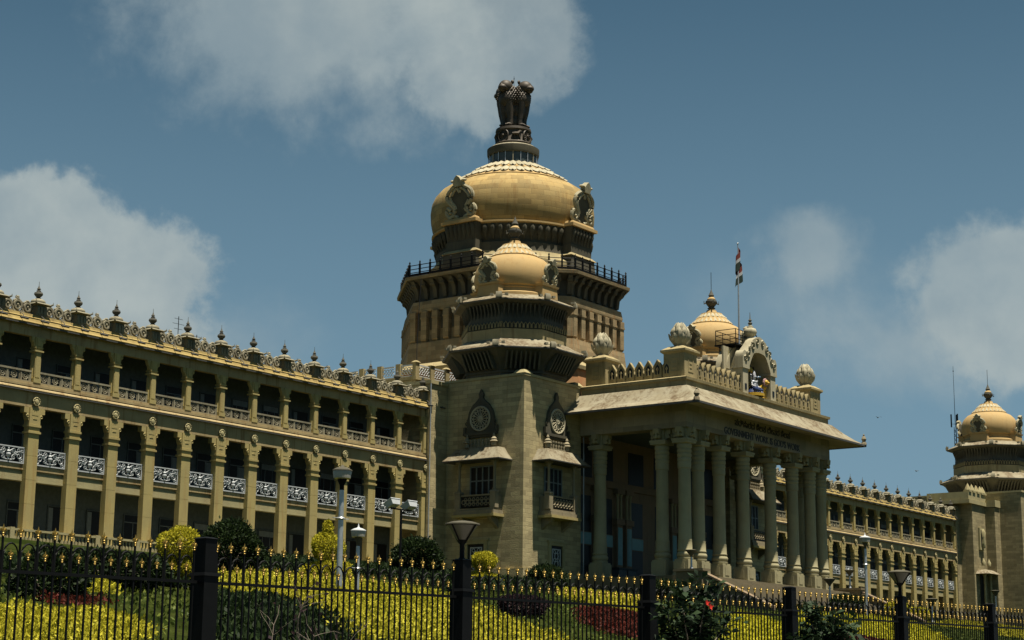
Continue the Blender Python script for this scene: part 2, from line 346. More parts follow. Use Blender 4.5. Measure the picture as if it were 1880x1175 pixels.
# ---------------------------------------------------------------- arcaded wings (front face y=-.57, bay 4 m)
def scroll(b, cx, cz, r, turns, a0, sgn, y, t0, n=22):
    pts = []; rad = []
    for i in range(n+1):
        f = i/n; a = a0+sgn*turns*2*PI*f; rr = r*(1-f*.86); pts.append((cx+rr*math.cos(a), y, cz+rr*math.sin(a))); rad.append(t0*(1-.35*f))
    b.tube(pts, rad, 4)
def bay_parts():
    P = {}
    b = MB()                                   # tall lower pillar on local x=0
    b.box(-.60, .60, -.63, .10, .35, .75); b.box(-.55, .55, -.60, .05, .75, 1.15)
    zz = [1.15, 3.0, 4.85, 6.7, 8.45]
    for i in range(4): b.box(-.5, .5, -.57, .0, zz[i]+(.018 if i else 0), zz[i+1])
    b.box(-.46, .46, -.53, -.04, 1.15, 8.45)
    for z0, z1, e in ((8.45, 8.60, .10), (8.60, 8.95, .02), (8.95, 9.12, .09), (9.12, 9.4, .03)): b.box(-.5-e, .5+e, -.57-e, .0+e, z0, z1)
    b.box(-.52, .52, -.60, .02, 9.4, 10.45)
    b.ext([(-.2, 9.55), (.2, 9.55), (.12, 9.68), (-.12, 9.68)], -.625, -.598); b.box(-.3, .3, -.615, -.6, 9.85, 10.25)
    for q in (-1, 1):
        b.ext([(q*.52, 9.42), (q*.60, 9.5), (q*.70, 9.75), (q*.74, 10.0), (q*1.0, 10.02), (q*1.0, 10.45), (q*.52, 10.45)][::q], -.50, .0)
        b.torus((q*.66, -.5, 9.78), .10, .05, 10, 4)
    P['pillar'] = b
    b = MB()                                   # medallion
    b.T = Matrix.Translation((0, -.62, 10.93)) @ Matrix.Rotation(PI/2, 4, 'X')
    b.lathe([(.33, -.02), (.36, .05), (.30, .10), (.25, .06), (.20, .07), (.16, .13), (0, .15)], 16)
    for i in range(10): a = 2*PI*i/10; b.sph((.31*math.cos(a), .31*math.sin(a), .08), .05, 6, 4)
    P['medallion'] = b
    b = MB()                                   # white cast grille across one bay (x from .55 to 3.45)
    x0, x1, z0, z1, y = .52, 3.48, 6.05, 7.33, -.22
    b.box(x0, x1, y-.04, y+.04, z0, z0+.1); b.box(x0, x1, y-.05, y+.05, z1-.09, z1); b.box(x0, x0+.08, y-.04, y+.04, z0+.1, z1-.09); b.box(x1-.08, x1, y-.04, y+.04, z0+.1, z1-.09)
    for (cx, cz, r, t, a, g) in ((1.0, 6.62, .34, 1.6, .3, 1), (1.0, 7.02, .22, 1.3, 2.8, -1), (1.5, 6.45, .22, 1.3, 2.2, -1), (1.48, 6.98, .25, 1.4, 4.2, 1), (.75, 6.3, .17, 1.2, .4, -1),
                                 (3.0, 6.62, .34, 1.6, PI-.3, -1), (3.0, 7.02, .22, 1.3, .3, 1), (2.5, 6.45, .22, 1.3, .9, 1), (2.52, 6.98, .25, 1.4, -1.0, -1), (3.25, 6.3, .17, 1.2, 2.7, 1), (1.3, 6.75, .16, 1.2, 0, 1), (2.7, 6.75, .16, 1.2, PI, -1), (.72, 6.95, .14, 1.2, 0, 1), (3.28, 6.95, .14, 1.2, PI, -1)):
        scroll(b, cx, cz, r, t, a, g, y, .06)
    b.T = Matrix.Translation((2.0, y, 0)); b.lathe([(.05, 6.2), (.12, 6.3), (.07, 6.42), (.18, 6.58), (.2, 6.70), (.12, 6.82), (.18, 6.9), (.06, 7.0), (.08, 7.15), (0, 7.24)], 8)
    for q in (-1, 1): b.tube([(q*.1, 0, 6.25), (q*.42, 0, 6.3), (q*.5, 0, 6.5), (q*.38, 0, 6.62)], [.05, .06, .05, .04], 4); b.tube([(q*.15, 0, 6.95), (q*.4, 0, 7.1), (q*.6, 0, 6.9), (q*.45, 0, 6.78)], [.05, .06, .05, .03], 4)
    P['grille'] = b
    b = MB()                                   # upper gallery column
    b.box(-.36, .36, -.56, .06, 12.42, 12.75); b.box(-.28, .28, -.50, .0, 12.75, 14.85); b.box(-.21, .21, -.53, -.495, 12.85, 14.7)
    b.box(-.38, -.275, -.30, -.06, 12.75, 14.6); b.box(.275, .38, -.30, -.06, 12.75, 14.6)
    for z0, z1, e in ((14.85, 14.97, .12), (14.97, 15.12, .02), (15.12, 15.22, .08)): b.box(-.30-e, .30+e, -.50-e, .02+e, z0, z1)
    b.box(-.32, .32, -.52, .02, 15.22, 16.02)
    b.ext([(-.16, 15.3), (.16, 15.3), (.2, 15.9), (-.2, 15.9)], -.57, -.515)
    for q in (-1, 1):
        b.ext([(q*.32, 15.22), (q*.42, 15.3), (q*.46, 15.55), (q*.60, 15.68), (q*.68, 16.02), (q*.32, 16.02)][::q], -.42, -.1)
        b.torus((q*.52, -.42, 15.75), .10, .05, 10, 4)
    P['column'] = b
    b = MB()                                   # upper balustrade
    x0, x1, y = .40, 3.60, -.22
    b.box(x0, x1, y-.09, y+.09, 13.22, 13.36); b.box(x0, x1, y-.08, y+.08, 12.42, 12.52)
    for x in (.46, 1.36, 2.64, 3.54): b.box(x-.06, x+.06, y-.06, y+.06, 12.52, 13.22)
    for cx, w in ((.91, .36), (2.0, .5), (3.09, .36)):
        b.torus((cx, y, 12.87), .25, .04, 14, 5); b.torus((cx, y, 12.87), .11, .04, 10, 5)
        for i in range(8): a = PI/8+2*PI*i/8; b.box(cx+.31*math.cos(a)-.03, cx+.31*math.cos(a)+.03, y-.03, y+.03, 12.87+.31*math.sin(a)-.03, 12.87+.31*math.sin(a)+.03)
        for s_ in (-1, 1): b.box(cx+s_*w-.035-.0, cx+s_*w+.035, y-.03, y+.03, 12.52, 13.22)
    P['balustrade'] = b
    b = MB()                                   # roof pinnacle with urn
    b.m = 0; b.frus(0, -.02, 17.72, 18.55, .50, .50, .44, .44); b.box(-.42, -.2, -.56, -.46, 17.85, 18.4); b.box(.2, .42, -.56, -.46, 17.85, 18.4); b.box(-.12, .12, -.56, -.46, 17.85, 18.4)
    b.m = 0; b.frus(0, -.02, 18.55, 18.63, .48, .48, .80, .80); b.frus(0, -.02, 18.63, 18.78, .80, .80, .56, .56)
    for q in (-1, 1):
        for w in (-1, 1): b.tube([(q*.68, w*.68-.02, 18.62), (q*.83, w*.83-.02, 18.72), (q*.84, w*.84-.02, 18.9)], [.09, .07, .01], 5)
    b.m = 1; b.lathe([(.56, 18.76), (.60, 18.86), (.55, 19.0), (.40, 19.10), (.2, 19.16), (.17, 19.2)], 14, 0, -.02)
    b.m = 2; b.lathe([(.22, 19.2), (.14, 19.27), (.26, 19.38), (.36, 19.52), (.32, 19.66), (.14, 19.74), (.2, 19.8), (.1, 19.86), (.16, 19.95), (.07, 20.08), (.02, 20.25), (.015, 20.55)], 12, 0, -.02)
    P['pinnacle'] = b
    b = MB()                                   # crest of three ringed scrolls between two pinnacles
    for cx, cz, s_ in ((1.05, 18.28, .84), (2.0, 18.34, .92), (2.95, 18.28, .84)):
        b.m = 0; b.torus((cx, -.05, cz), .36*s_, .11, 16, 6, sy=1.4); b.m = 0; b.torus((cx, -.08, cz), .20*s_, .06, 12, 5)
        b.T = Matrix.Translation((cx, -.04, cz)) @ Matrix.Rotation(PI/2, 4, 'X'); b.m = 1; b.lathe([(.30*s_, -.05), (.30*s_, .06), (0, .06)], 12); b.m = 0; b.sph((0, 0, .1), .1, 8, 5); b.T = None
        b.tube([(cx-.18, -.05, cz-.56), (cx-.40, -.05, cz-.45), (cx-.46, -.05, cz-.1), (cx-.34, -.05, cz+.28), (cx-.1, -.05, cz+.44)], [.09, .11, .07, .10, .09], 5)
        b.tube([(cx+.18, -.05, cz-.56), (cx+.40, -.05, cz-.45), (cx+.46, -.05, cz-.1), (cx+.34, -.05, cz+.28), (cx+.1, -.05, cz+.44)], [.09, .11, .07, .10, .09], 5)
        b.sph((cx, -.05, cz+.46), (.18, .15, .12), 8, 6)
    b.sph((2.0, -.05, 18.95), (.15, .13, .14), 8, 6); b.tube([(1.92, -.05, 18.82), (1.79, -.05, 18.95), (1.87, -.05, 19.08)], [.07, .06, .03], 5)
    b.m = 0; b.box(.5, 3.5, -.14, .04, 17.72, 17.9)
    P['crest'] = b
    b = MB()                                   # flood lamp on a bracket in front of the crest
    b.tube([(0, -.45, 17.75), (0, -.85, 17.5), (0, -1.0, 17.25)], .03, 5); b.T = Matrix.Translation((0, -1.02, 17.18)) @ Matrix.Rotation(R(25), 4, 'X'); b.box(-.36, .36, -.09, .09, -.05, .05); b.box(-.39, .39, -.11, .11, .05, .07)
    P['lamp'] = b
    return P
BP = bay_parts()
MATS = {'pillar': 'stone', 'medallion': 'pale', 'grille': 'white', 'column': 'stone', 'balustrade': 'crestlt', 'pinnacle': ['crest', 'crestlt', 'urn'], 'crest': ['crestlt', 'crest'], 'lamp': 'lip'}
NAMES = {'pillar': 'arcade_pillar', 'medallion': 'medallion', 'grille': 'balcony_grille', 'column': 'gallery_column', 'balustrade': 'balustrade', 'pinnacle': 'roof_pinnacle', 'crest': 'roof_crest', 'lamp': 'flood_lamp'}
PROTO = {}
def wing(xa, xb, cols, name_x):
    b = MB()
    b.m = 0
    b.box(xa, xb, -.50, .10, 10.46, 11.70)                                          # lower frieze
    b.extx([(-.5, 11.70), (-.66, 11.73), (-.74, 11.80), (-.70, 11.88), (-.52, 12.05), (.4, 12.05), (.4, 11.70)], xa, xb)  # string course
    b.box(xa, xb, -.62, .4, 12.05, 12.22); b.box(xa, xb, -.52, .4, 12.22, 12.42)
    b.box(xa, xb, -.40, .05, 16.03, 16.88)                                          # upper frieze
    b.m = 1; b.extx([(-.4, 16.86), (-.78, 16.90), (-.84, 17.0), (-.72, 17.12), (-.60, 17.36), (-.64, 17.42), (-.52, 17.52), (-.46, 17.72), (.6, 17.72), (.6, 16.86)], xa, xb)
    b.m = 2; b.box(xa, xb, -.86, -.74, 16.80, 16.895); b.box(xa, xb, -.75, -.62, 11.64, 11.725)
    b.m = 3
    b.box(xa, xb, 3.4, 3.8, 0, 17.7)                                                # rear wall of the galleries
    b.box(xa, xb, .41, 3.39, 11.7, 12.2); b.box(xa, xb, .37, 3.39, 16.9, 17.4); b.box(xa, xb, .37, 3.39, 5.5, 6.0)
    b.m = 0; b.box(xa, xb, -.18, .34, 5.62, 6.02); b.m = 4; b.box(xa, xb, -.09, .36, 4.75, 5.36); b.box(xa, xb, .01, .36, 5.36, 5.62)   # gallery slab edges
    b.m = 4; b.box(xa, xb, -.115, -.092, 4.77, 4.87)
    b.m = 4; b.box(xa, xb, -1.6, 3.39, -1.6, .35)                                    # plinth
    b.m = 4; b.box(xa, xb, 3.8, 18, 0, 17.5)                                        # mass behind
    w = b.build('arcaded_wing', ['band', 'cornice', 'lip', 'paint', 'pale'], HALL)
    for key in BP:
        for i, x in enumerate(cols):
            last = i == len(cols)-1
            if key in ('grille', 'balustrade', 'crest') and last: continue
            spots = [x] if key != 'lamp' else [x, x+2]
            for xx in spots:
                if key not in PROTO: PROTO[key] = BP[key].build(NAMES[key], MATS[key], w, (xx, 0, 0))
                else: dup(PROTO[key], w, (xx, 0, 0))
    # doors and windows in the rear wall, one per bay and storey, in three states
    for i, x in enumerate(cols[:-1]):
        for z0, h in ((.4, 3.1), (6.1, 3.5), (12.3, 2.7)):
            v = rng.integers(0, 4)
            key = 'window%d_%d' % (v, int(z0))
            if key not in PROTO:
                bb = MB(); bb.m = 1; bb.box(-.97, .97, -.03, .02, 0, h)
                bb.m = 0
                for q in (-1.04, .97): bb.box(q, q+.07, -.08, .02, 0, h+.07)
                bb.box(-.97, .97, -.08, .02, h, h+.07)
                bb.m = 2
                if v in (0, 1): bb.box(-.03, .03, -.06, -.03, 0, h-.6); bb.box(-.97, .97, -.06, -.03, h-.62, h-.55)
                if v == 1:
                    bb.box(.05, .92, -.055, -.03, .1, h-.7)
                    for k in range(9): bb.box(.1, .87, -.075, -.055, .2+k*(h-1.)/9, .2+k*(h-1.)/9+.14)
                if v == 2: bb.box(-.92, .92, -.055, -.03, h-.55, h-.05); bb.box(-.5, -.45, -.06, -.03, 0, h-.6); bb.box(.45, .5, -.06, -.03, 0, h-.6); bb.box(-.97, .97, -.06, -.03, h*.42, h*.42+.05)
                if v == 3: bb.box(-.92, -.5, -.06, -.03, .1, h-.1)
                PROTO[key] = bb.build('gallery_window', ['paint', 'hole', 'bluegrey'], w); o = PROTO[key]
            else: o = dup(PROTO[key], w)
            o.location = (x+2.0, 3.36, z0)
    return w
wl = wing(-88, -28.0, [-75.99+4*k for k in range(-3, 13)], 'left')
wr = wing(26.5, 104.9, [28.75+4*k for k in range(0, 20)], 'right')

# stone balustrade before the left wing
def stone_balustrade():
    b = MB(); x0, x1, y = -100, -30, -3.2
    b.box(x0, x1, y-.16, y+.16, .62, .78); b.box(x0, x1, y-.16, y+.16, -1.5, -.25)
    x = x0
    while x < x1:
        if int(round((x-x0)/.34)) % 12 == 0: b.box(x-.2, x+.2, y-.2, y+.2, -.3, .85)
        else: b.lathe([(.09, -.25), (.07, -.15), (.12, .05), (.06, .3), (.08, .5), (.09, .62)], 6, x, y)
        x += .34
    return tag(b.build('stone_balustrade', 'pale'), 'low stone balustrade with turned balusters in front of the left wing', 'balustrade')
stone_balustrade()

# ---------------------------------------------------------------- small domed towers
def wall_T(cx, cy, n):
    """local frame: x along the wall, y into the wall (outside is -y). n: 'Y' front face (-Y), 'X' left face (-X)"""
    if n == 'Y': return Matrix.Translation((cx, cy, 0))
    return Matrix.Translation((cx, cy, 0)) @ Matrix.Rotation(-PI/2, 4, 'Z')
def bay_window():
    """bracketed balcony with hood, local frame, centre x=0, wall at y=0"""
    b = MB(); W = 2.15
    b.m = 0
    b.box(-W-.3, W+.3, -1.55, 0, 6.25, 6.62); b.box(-W-.15, W+.15, -1.4, 0, 6.62, 6.85); b.m = 5; b.box(-W-.42, W+.42, -1.7, 0, 6.0, 6.25); b.m = 0
    for q in (-1, 1):
        b.extx([(0, 4.9), (-.35, 5.2), (-1.1, 5.7), (-1.4, 6.05), (0, 6.05)], q*1.7-.2, q*1.7+.2)
        b.box(q*W-.32, q*W+.32, -1.35, -.75, 6.85, 8.35); b.frus(q*W, -1.05, 8.35, 8.55, .40, .36, .30, .26)
        b.lathe([(.17, 8.55), (.2, 8.7), (.13, 8.8), (.13, 10.9), (.2, 11.05), (.24, 11.3)], 10, q*W, -1.05)
        b.box(q*W-.3, q*W+.3, -1.35, -.75, 11.3, 11.62)
        b.box(q*W-.12, q*W+.12, -.75, 0, 6.85, 8.1)
        b.lathe([(.28, 12.95), (.28, 13.35), (.42, 13.4), (.3, 13.55), (.34, 13.65), (.12, 13.9), (.16, 14.0), (.02, 14.25)], 8, q*1.65, -.55)
    b.m = 1; b.box(-W+.3, W-.3, -1.15, -1.02, 7.0, 8.05)
    for i in range(7):
        x = -1.5+i*.5; b.m = 0; b.torus((x, -1.18, 7.5), .2, .05, 10, 4); b.torus((x+.25, -1.18, 7.25), .14, .045, 8, 4); b.torus((x+.25, -1.18, 7.78), .14, .045, 8, 4)
    b.m = 0; b.box(-W+.3, W-.3, -1.24, -.98, 8.05, 8.2)
    b.m = 0; b.box(-W-.2, W+.2, -1.3, 0, 11.3+.33, 11.75)
    b.m = 2                                                                     # hood
    b._add([(-W-1.35, -2.15, 11.55), (W+1.35, -2.15, 11.55), (W+1.35, 0, 11.55), (-W-1.35, 0, 11.55), (-W-.75, -1.5, 12.25), (W+.75, -1.5, 12.25), (W+.75, 0, 12.25), (-W-.75, 0, 12.25), (-W-.45, -1.1, 12.75), (W+.45, -1.1, 12.75), (W+.45, 0, 12.75), (-W-.45, 0, 12.75)],
           [(0, 3, 2, 1), (0, 1, 5, 4), (1, 2, 6, 5), (3, 0, 4, 7), (4, 5, 9, 8), (5, 6, 10, 9), (7, 4, 8, 11), (8, 9, 10, 11)])
    b.m = 3; b._add([(-W-1.38, -2.18, 11.44), (W+1.38, -2.18, 11.44), (W+1.38, 0, 11.44), (-W-1.38, 0, 11.44), (-W-1.38, -2.18, 11.545), (W+1.38, -2.18, 11.545), (W+1.38, 0, 11.545), (-W-1.38, 0, 11.545)],
           [(0, 3, 2, 1), (4, 5, 6, 7), (0, 1, 5, 4), (1, 2, 6, 5), (3, 0, 4, 7)])
    b.m = 0; b.box(-1.4, 1.4, -.62, -.42, 12.75, 12.98)
    for i in range(6): x = -1.15+i*.46; b.lathe([(.1, 12.98), (.07, 13.1), (.13, 13.28), (.07, 13.42), (.14, 13.55), (.1, 13.72)], 6, x, -.52)
    # french window behind
    b.m = 1; b.box(-1.45, 1.45, -.06, .0, 7.2, 11.1)
    b.m = 4
    for x in (-1.5, -.75, 0, .75, 1.42): b.box(x-.07, x+.07, -.14, -.062, 7.2, 11.1)
    for z in (7.2, 8.2, 9.6, 11.0): b.box(-1.5, 1.5, -.13, -.064, z, z+.12)
    return b
def rosette():
    """round traceried window in an ogee frame, centre (0, z 15.8)"""
    b = MB(); zc = 15.8
    b.m = 0
    L = []
    for i in range(19):
        a = PI*(1.08)-PI*1.16*i/18; L.append((1.75*math.cos(a), zc+1.75*math.sin(a)))
    og = [(-1.75, zc-1.35), (-1.62, zc), (-1.45, zc+.75), (-1.0, zc+1.42), (-.5, zc+1.8), (-.22, zc+2.1), (-.28, zc+2.45), (-.12, zc+2.75), (0, zc+2.95), (.12, zc+2.75), (.28, zc+2.45), (.22, zc+2.1), (.5, zc+1.8), (1.0, zc+1.42), (1.45, zc+.75), (1.62, zc), (1.75, zc-1.35)]
    b.ext(og, -.28, 0)
    b.box(-2.0, 2.0, -.5, 0, zc-1.62, zc-1.36); b.box(-1.6, 1.6, -.36, 0, zc-1.85, zc-1.62)
    for q in (-1, 1): scroll(b, q*1.72, zc-.35, .3, 1.3, PI/2, q, -.22, .09, 14); b.box(q*1.95-.12, q*1.95+.12, -.36, 0, zc-1.36, zc-.75)
    b.T = Matrix.Translation((0, -.28, zc)) @ Matrix.Rotation(PI/2, 4, 'X')
    b.m = 1; b.lathe([(1.15, -.01), (1.15, .02), (0, .02)], 28)
    b.m = 2; b.torus((0, 0, .05), 1.18, .10, 28, 5, axis='z'); b.torus((0, 0, .05), .24, .08, 14, 5, axis='z')
    b.lathe([(.2, .02), (.14, .12), (0, .14)], 10)
    for i in range(16):
        a = 2*PI*i/16; c, s_ = math.cos(a), math.sin(a); b.tube([(.3*c, .3*s_, .05), (.8*c, .8*s_, .05)], [.045, .055], 4)
        a2 = a+PI/16; b.torus((.93*math.cos(a2), .93*math.sin(a2), .05), .145, .045, 9, 4, axis='z')
    return b
def ground_window():
    b = MB(); b.m = 0
    b.box(-1.35, 1.35, -.22, 0, 3.5, 3.8); b.box(-1.55, 1.55, -.3, 0, 3.8, 3.98); b.box(-1.35, -1.0, -.2, 0, .3, 3.5); b.box(1.0, 1.35, -.2, 0, .3, 3.5)
    b.m = 1; b.box(-1.0, 1.0, -.04, 0, .3, 3.5); b.m = 2; b.box(-.72, .72, -.1, -.042, 3.1, 3.2); b.box(-.72, -.62, -.1, -.042, .4, 3.1); b.box(.62, .72, -.1, -.042, .4, 3.1)
    for z in (.9, 1.7, 2.5): b.torus((0, -.08, z), .3, .05, 12, 4); b.torus((.32, -.08, z+.4), .17, .04, 9, 4); b.torus((-.32, -.08, z+.4), .17, .04, 9, 4)
    return b
def ogee_scroll(b, H, W, T):
    """the openwork scroll ornament that stands on a dome; local: x wide, z up, thickness along y"""
    for q in (-1, 1):
        pts = [(q*.10*W, 0, .02*H), (q*.30*W, 0, .10*H), (q*.16*W, 0, .22*H), (q*.34*W, 0, .46*H), (q*.20*W, 0, .64*H), (q*.07*W, 0, .70*H), (0, 0, .60*H)]
        b.tube([Vector(p) for p in smooth_pts(pts)], T*.34, 6)
        out = [(q*.36*W, 0, .20*H), (q*.47*W, 0, .27*H), (q*.52*W, 0, .15*H), (q*.42*W, 0, .05*H), (q*.28*W, 0, .10*H), (q*.24*W, 0, .25*H), (q*.46*W, 0, .46*H), (q*.40*W, 0, .64*H), (q*.18*W, 0, .76*H), (q*.13*W, 0, .88*H)]
        b.tube([Vector(p) for p in smooth_pts(out)], T*.40, 6)
        b.sph((q*.38*W, 0, .15*H), (.06*W, T*.6, .035*H), 8, 6); b.sph((q*.2*W, -.0, .88*H), (.07*W, T*.7, .035*H), 8, 6)
    b.m = 1; b.ext([(-.24*W, .02*H), (.24*W, .02*H), (.2*W, .3*H), (.36*W, .48*H), (.24*W, .68*H), (0, .78*H), (-.24*W, .68*H), (-.36*W, .48*H), (-.2*W, .3*H)], -T*.05, T*.5); b.m = 0
    b.ext([(-.13*W, .74*H), (.13*W, .74*H), (.16*W, .86*H), (.08*W, .95*H), (0, H), (-.08*W, .95*H), (-.16*W, .86*H)], -T*.6, T*.5)
def smooth_pts(p, k=4):
    out = []
    for i in range(len(p)-1):
        p0 = p[max(i-1, 0)]; p1 = p[i]; p2 = p[i+1]; p3 = p[min(i+2, len(p)-1)]
        for j in range(k):
            t = j/k; out.append(tuple(.5*((2*p1[a])+(-p0[a]+p2[a])*t+(2*p0[a]-5*p1[a]+4*p2[a]-p3[a])*t*t+(-p0[a]+3*p1[a]-3*p2[a]+p3[a])*t**3) for a in range(3)))
    out.append(p[-1]); return out
def petals(b, r0, z0, r1, z1, n, bulge=.06):
    """overlapping carved petals on a cone: r0,z0 lower outer edge to r1,z1 upper inner edge"""
    for i in range(n):
        a0 = 2*PI*i/n; da = PI/n*.96
        vs = []
        for t, w in ((0, .35), (.18, .8), (.5, 1.), (1., .98)):
            r = r0+(r1-r0)*t; z = z0+(z1-z0)*t
            for s_ in (-1, 0, 1):
                h = bulge if s_ == 0 else 0
                a = a0+s_*da*w; vs.append(((r+h)*math.cos(a), (r+h)*math.sin(a), z+h*.9+(.03 if t < .3 else 0)))
        fs = []
        for j in range(3):
            for k in range(2): fs.append((j*3+k, j*3+k+1, (j+1)*3+k+1, (j+1)*3+k))
        b._add(vs, fs, True)
def octo_ring_boxes(b, R_ap, z0, z1, per, w, d, inset=.5, flare=0.):
    """brackets along the eight faces of an octagon of apothem R_ap"""
    side = .8284*R_ap
    T0 = b.T
    for f in range(8):
        rot = Matrix.Rotation(f*PI/4, 4, 'Z')
        b.T = (T0 @ rot) if T0 is not None else rot
        for i in range(per):
            y = -side/2+inset+(side-2*inset)*i/(per-1)
            b.ext_y = None
            vs = [(R_ap-.02, y-w/2, z0), (R_ap-.02, y+w/2, z0), (R_ap+d*.35, y+w/2, z0), (R_ap+d*.35, y-w/2, z0), (R_ap-.02, y-w/2, z1), (R_ap-.02, y+w/2, z1), (R_ap+d+flare, y+w/2, z1), (R_ap+d+flare, y-w/2, z1)]
            b._add(vs, [(0, 1, 2, 3), (4, 7, 6, 5), (0, 4, 5, 1), (1, 5, 6, 2), (2, 6, 7, 3), (3, 7, 4, 0)])
    b.T = T0
def small_dome_parts(S=1.0):
    """everything above the square block; z=0 is the block top"""
    P = {}
    b = MB(); b.T = Matrix.Scale(S, 4)
    b.m = 1; b.octo([(5.45, -.2), (5.45, .25), (5.6, .3), (5.6, .5), (5.5, .55), (5.75, 1.1), (6.3, 1.7), (7.1, 2.3), (7.35, 2.42)])  # soffit and ribs: shade under the eave is put into the colour
    b.m = 1; octo_ring_boxes(b, 5.15, .6, 2.2, 8, .17, 1.5)
    b.m = 2; b.octo([(7.5, 2.42), (7.56, 2.52), (7.56, 2.62)]); b.m = 3; b.octo([(7.54, 2.62), (7.2, 2.85), (6.3, 3.25), (5.55, 3.72), (5.4, 3.75)])
    b.m = 0; b.octo([(5.5, 3.7), (5.5, 4.75), (5.35, 4.8)])
    b.m = 1; b.octo([(5.34, 4.75), (5.30, 5.4), (5.15, 5.6), (5.05, 6.7), (5.2, 7.2), (5.9, 7.45), (6.3, 7.5)])  # upper neck darkened in colour for the shade below its eave
    # leaf fringe and hanging darts
    side = .8284*4.95
    T0 = b.T
    for f in range(8):
        b.T = T0 @ Matrix.Rotation(f*PI/4, 4, 'Z')
        for i in range(11):
            y = -2.0+i*.4
            b.m = 4; b._add([(4.98, y-.19, 4.8), (4.98, y+.19, 4.8), (5.1, y+.19, 4.8), (5.1, y-.19, 4.8)], [(0, 1, 2, 3)])
            b.m = 0
            b.tube([(5.06, y-.14, 4.86), (5.06, y-.16, 5.2), (5.06, y, 5.45), (5.06, y+.16, 5.2), (5.06, y+.14, 4.86)], .055, 4, False)
        for i in range(9):
            y = -1.75+i*.4375
            b.m = 1; b._add([(4.72, y-.1, 7.25), (4.72, y+.1, 7.25), (5.25, y+.1, 7.3), (5.25, y-.1, 7.3), (4.72, y, 5.9)], [(3, 2, 1, 0), (0, 4, 3), (2, 4, 1), (3, 4, 2), (0, 1, 4)])
    b.T = T0
    b.m = 2; b.octo([(6.38, 7.5), (6.44, 7.58), (6.44, 7.66)]); b.m = 3; b.octo([(6.42, 7.66), (6.1, 7.85), (5.3, 8.2), (4.7, 8.42), (4.4, 8.45)])
    P['neck'] = (b, ['parapet', 'soffit_shade', 'lip', 'eave', 'hole', 'dark'])
    b = MB(); b.T = Matrix.Scale(S, 4)
    b.lathe([(4.25, 8.4), (4.25, 8.75), (4.05, 8.85), (3.75, 8.95), (3.65, 9.3), (3.75, 9.4), (3.70, 9.55), (3.95, 9.65), (4.12, 10.3), (4.15, 10.9), (4.02, 11.6), (3.7, 12.2), (3.2, 12.7), (2.5, 13.05), (2.45, 13.1)], 40)
    for q in (-PI/2, PI, 0, PI/2):
        T1 = b.T; b.T = T1 @ Matrix.Rotation(q, 4, 'Z')
        b.frus(3.95, 0, 8.4, 9.55, .55, 1.35, .50, 1.25); b.frus(3.98, 0, 9.55, 9.75, .58, 1.35, .62, 1.45); b.T = T1
    P['dome'] = (b, ['domes'])
    b = MB(); b.T = Matrix.Scale(S, 4)
    b.m = 1; b.lathe([(2.55, 13.02), (2.6, 13.12), (2.5, 13.2), (1.35, 14.35), (1.3, 14.5)], 32)
    b.m = 0; petals(b, 2.50, 13.16, 1.75, 13.85, 26, .05); petals(b, 1.85, 13.85, 1.25, 14.4, 20, .05)
    b.m = 1; b.lathe([(1.86, 13.72), (1.92, 13.8), (1.8, 13.88)], 32)
    b.m = 1; b.lathe([(.95, 14.35), (.95, 14.5), (.75, 14.6), (.62, 14.8), (.58, 14.95)], 18)
    P['cap'] = (b, ['petal', 'domes'])
    b = MB(); b.T = Matrix.Scale(S, 4)
    b.m = 0; b.lathe([(.5, 14.95), (.3, 15.05), (.5, 15.2), (.32, 15.35), (.6, 15.7), (.72, 15.95), (.66, 16.15), (.45, 16.25)], 14)
    b.m = 1; b.lathe([(.5, 16.2), (.52, 16.35), (.3, 16.6), (.2, 16.65)], 14)
    b.m = 0; b.lathe([(.24, 16.62), (.36, 16.8), (.28, 16.95), (.12, 17.3), (.03, 17.6), (.02, 17.6)], 12)
    for i in range(4): a = PI/4+i*PI/2; b.tube([(.55*math.cos(a), .55*math.sin(a), 15.9), (.9*math.cos(a), .9*math.sin(a), 15.75), (.92*math.cos(a), .92*math.sin(a), 16.1)], [.1, .09, .05], 5)
    P['urn'] = (b, ['urn', 'domes'])
    b = MB(); b.T = Matrix.Translation((4.35*S, 0, 9.75*S)) @ Matrix.Rotation(PI/2, 4, 'Z') @ Matrix.Rotation(R(10), 4, 'X'); ogee_scroll(b, 2.75*S, 2.2*S, .42*S); P['scroll'] = (b, ['scrollst', 'dark'])
    b = MB()                                                                     # corner crests with twin lamps on the two eaves
    for Rr, z in ((7.45, 2.6), (6.35, 7.66)):
        b.T = Matrix.Scale(S, 4) @ Matrix.Translation((Rr, 0, z)); b.ext([(-.16, 0), (.16, 0), (.2, .3), (.05, .62), (-.1, .4)], -.3, .3)
        b.tube([(-.1, -.75, .3), (-.1, .75, .3)], .04, 4)
        for q in (-1, 1): b.box(-.24, .10, q*.75-.15, q*.75+.15, .22, .44)
    P['crest'] = (b, ['crestlt'])
    return P
def add_dome(parent_tower, cx, cy, z, S, P, protos, rod=0):
    names = {'neck': 'octagonal_eaves', 'dome': 'dome', 'cap': 'petal_cap', 'urn': 'urn_finial', 'scroll': 'scroll_ornament', 'crest': 'eave_crest'}
    for k in P:
        spots = [0.] if k not in ('scroll', 'crest') else ([i*PI/2 for i in range(4)] if k == 'scroll' else [PI/8+i*PI/4 for i in range(8)])
        for r_ in spots:
            if k not in protos: protos[k] = P[k][0].build(names[k], P[k][1], parent_tower, (cx, cy, z), r_)
            else: dup(protos[k], parent_tower, (cx, cy, z), r_)
    if rod:
        b = MB(); b.tube([(0, 0, 17.5*S), (0, 0, 17.5*S+rod)], .035, 5); b.build('lightning_rod', 'iron', parent_tower, (cx, cy, z))
dp = small_dome_parts(1.0); dproto = {}
BW, ROS, GW = bay_window(), rosette(), ground_window()
bwp = {}
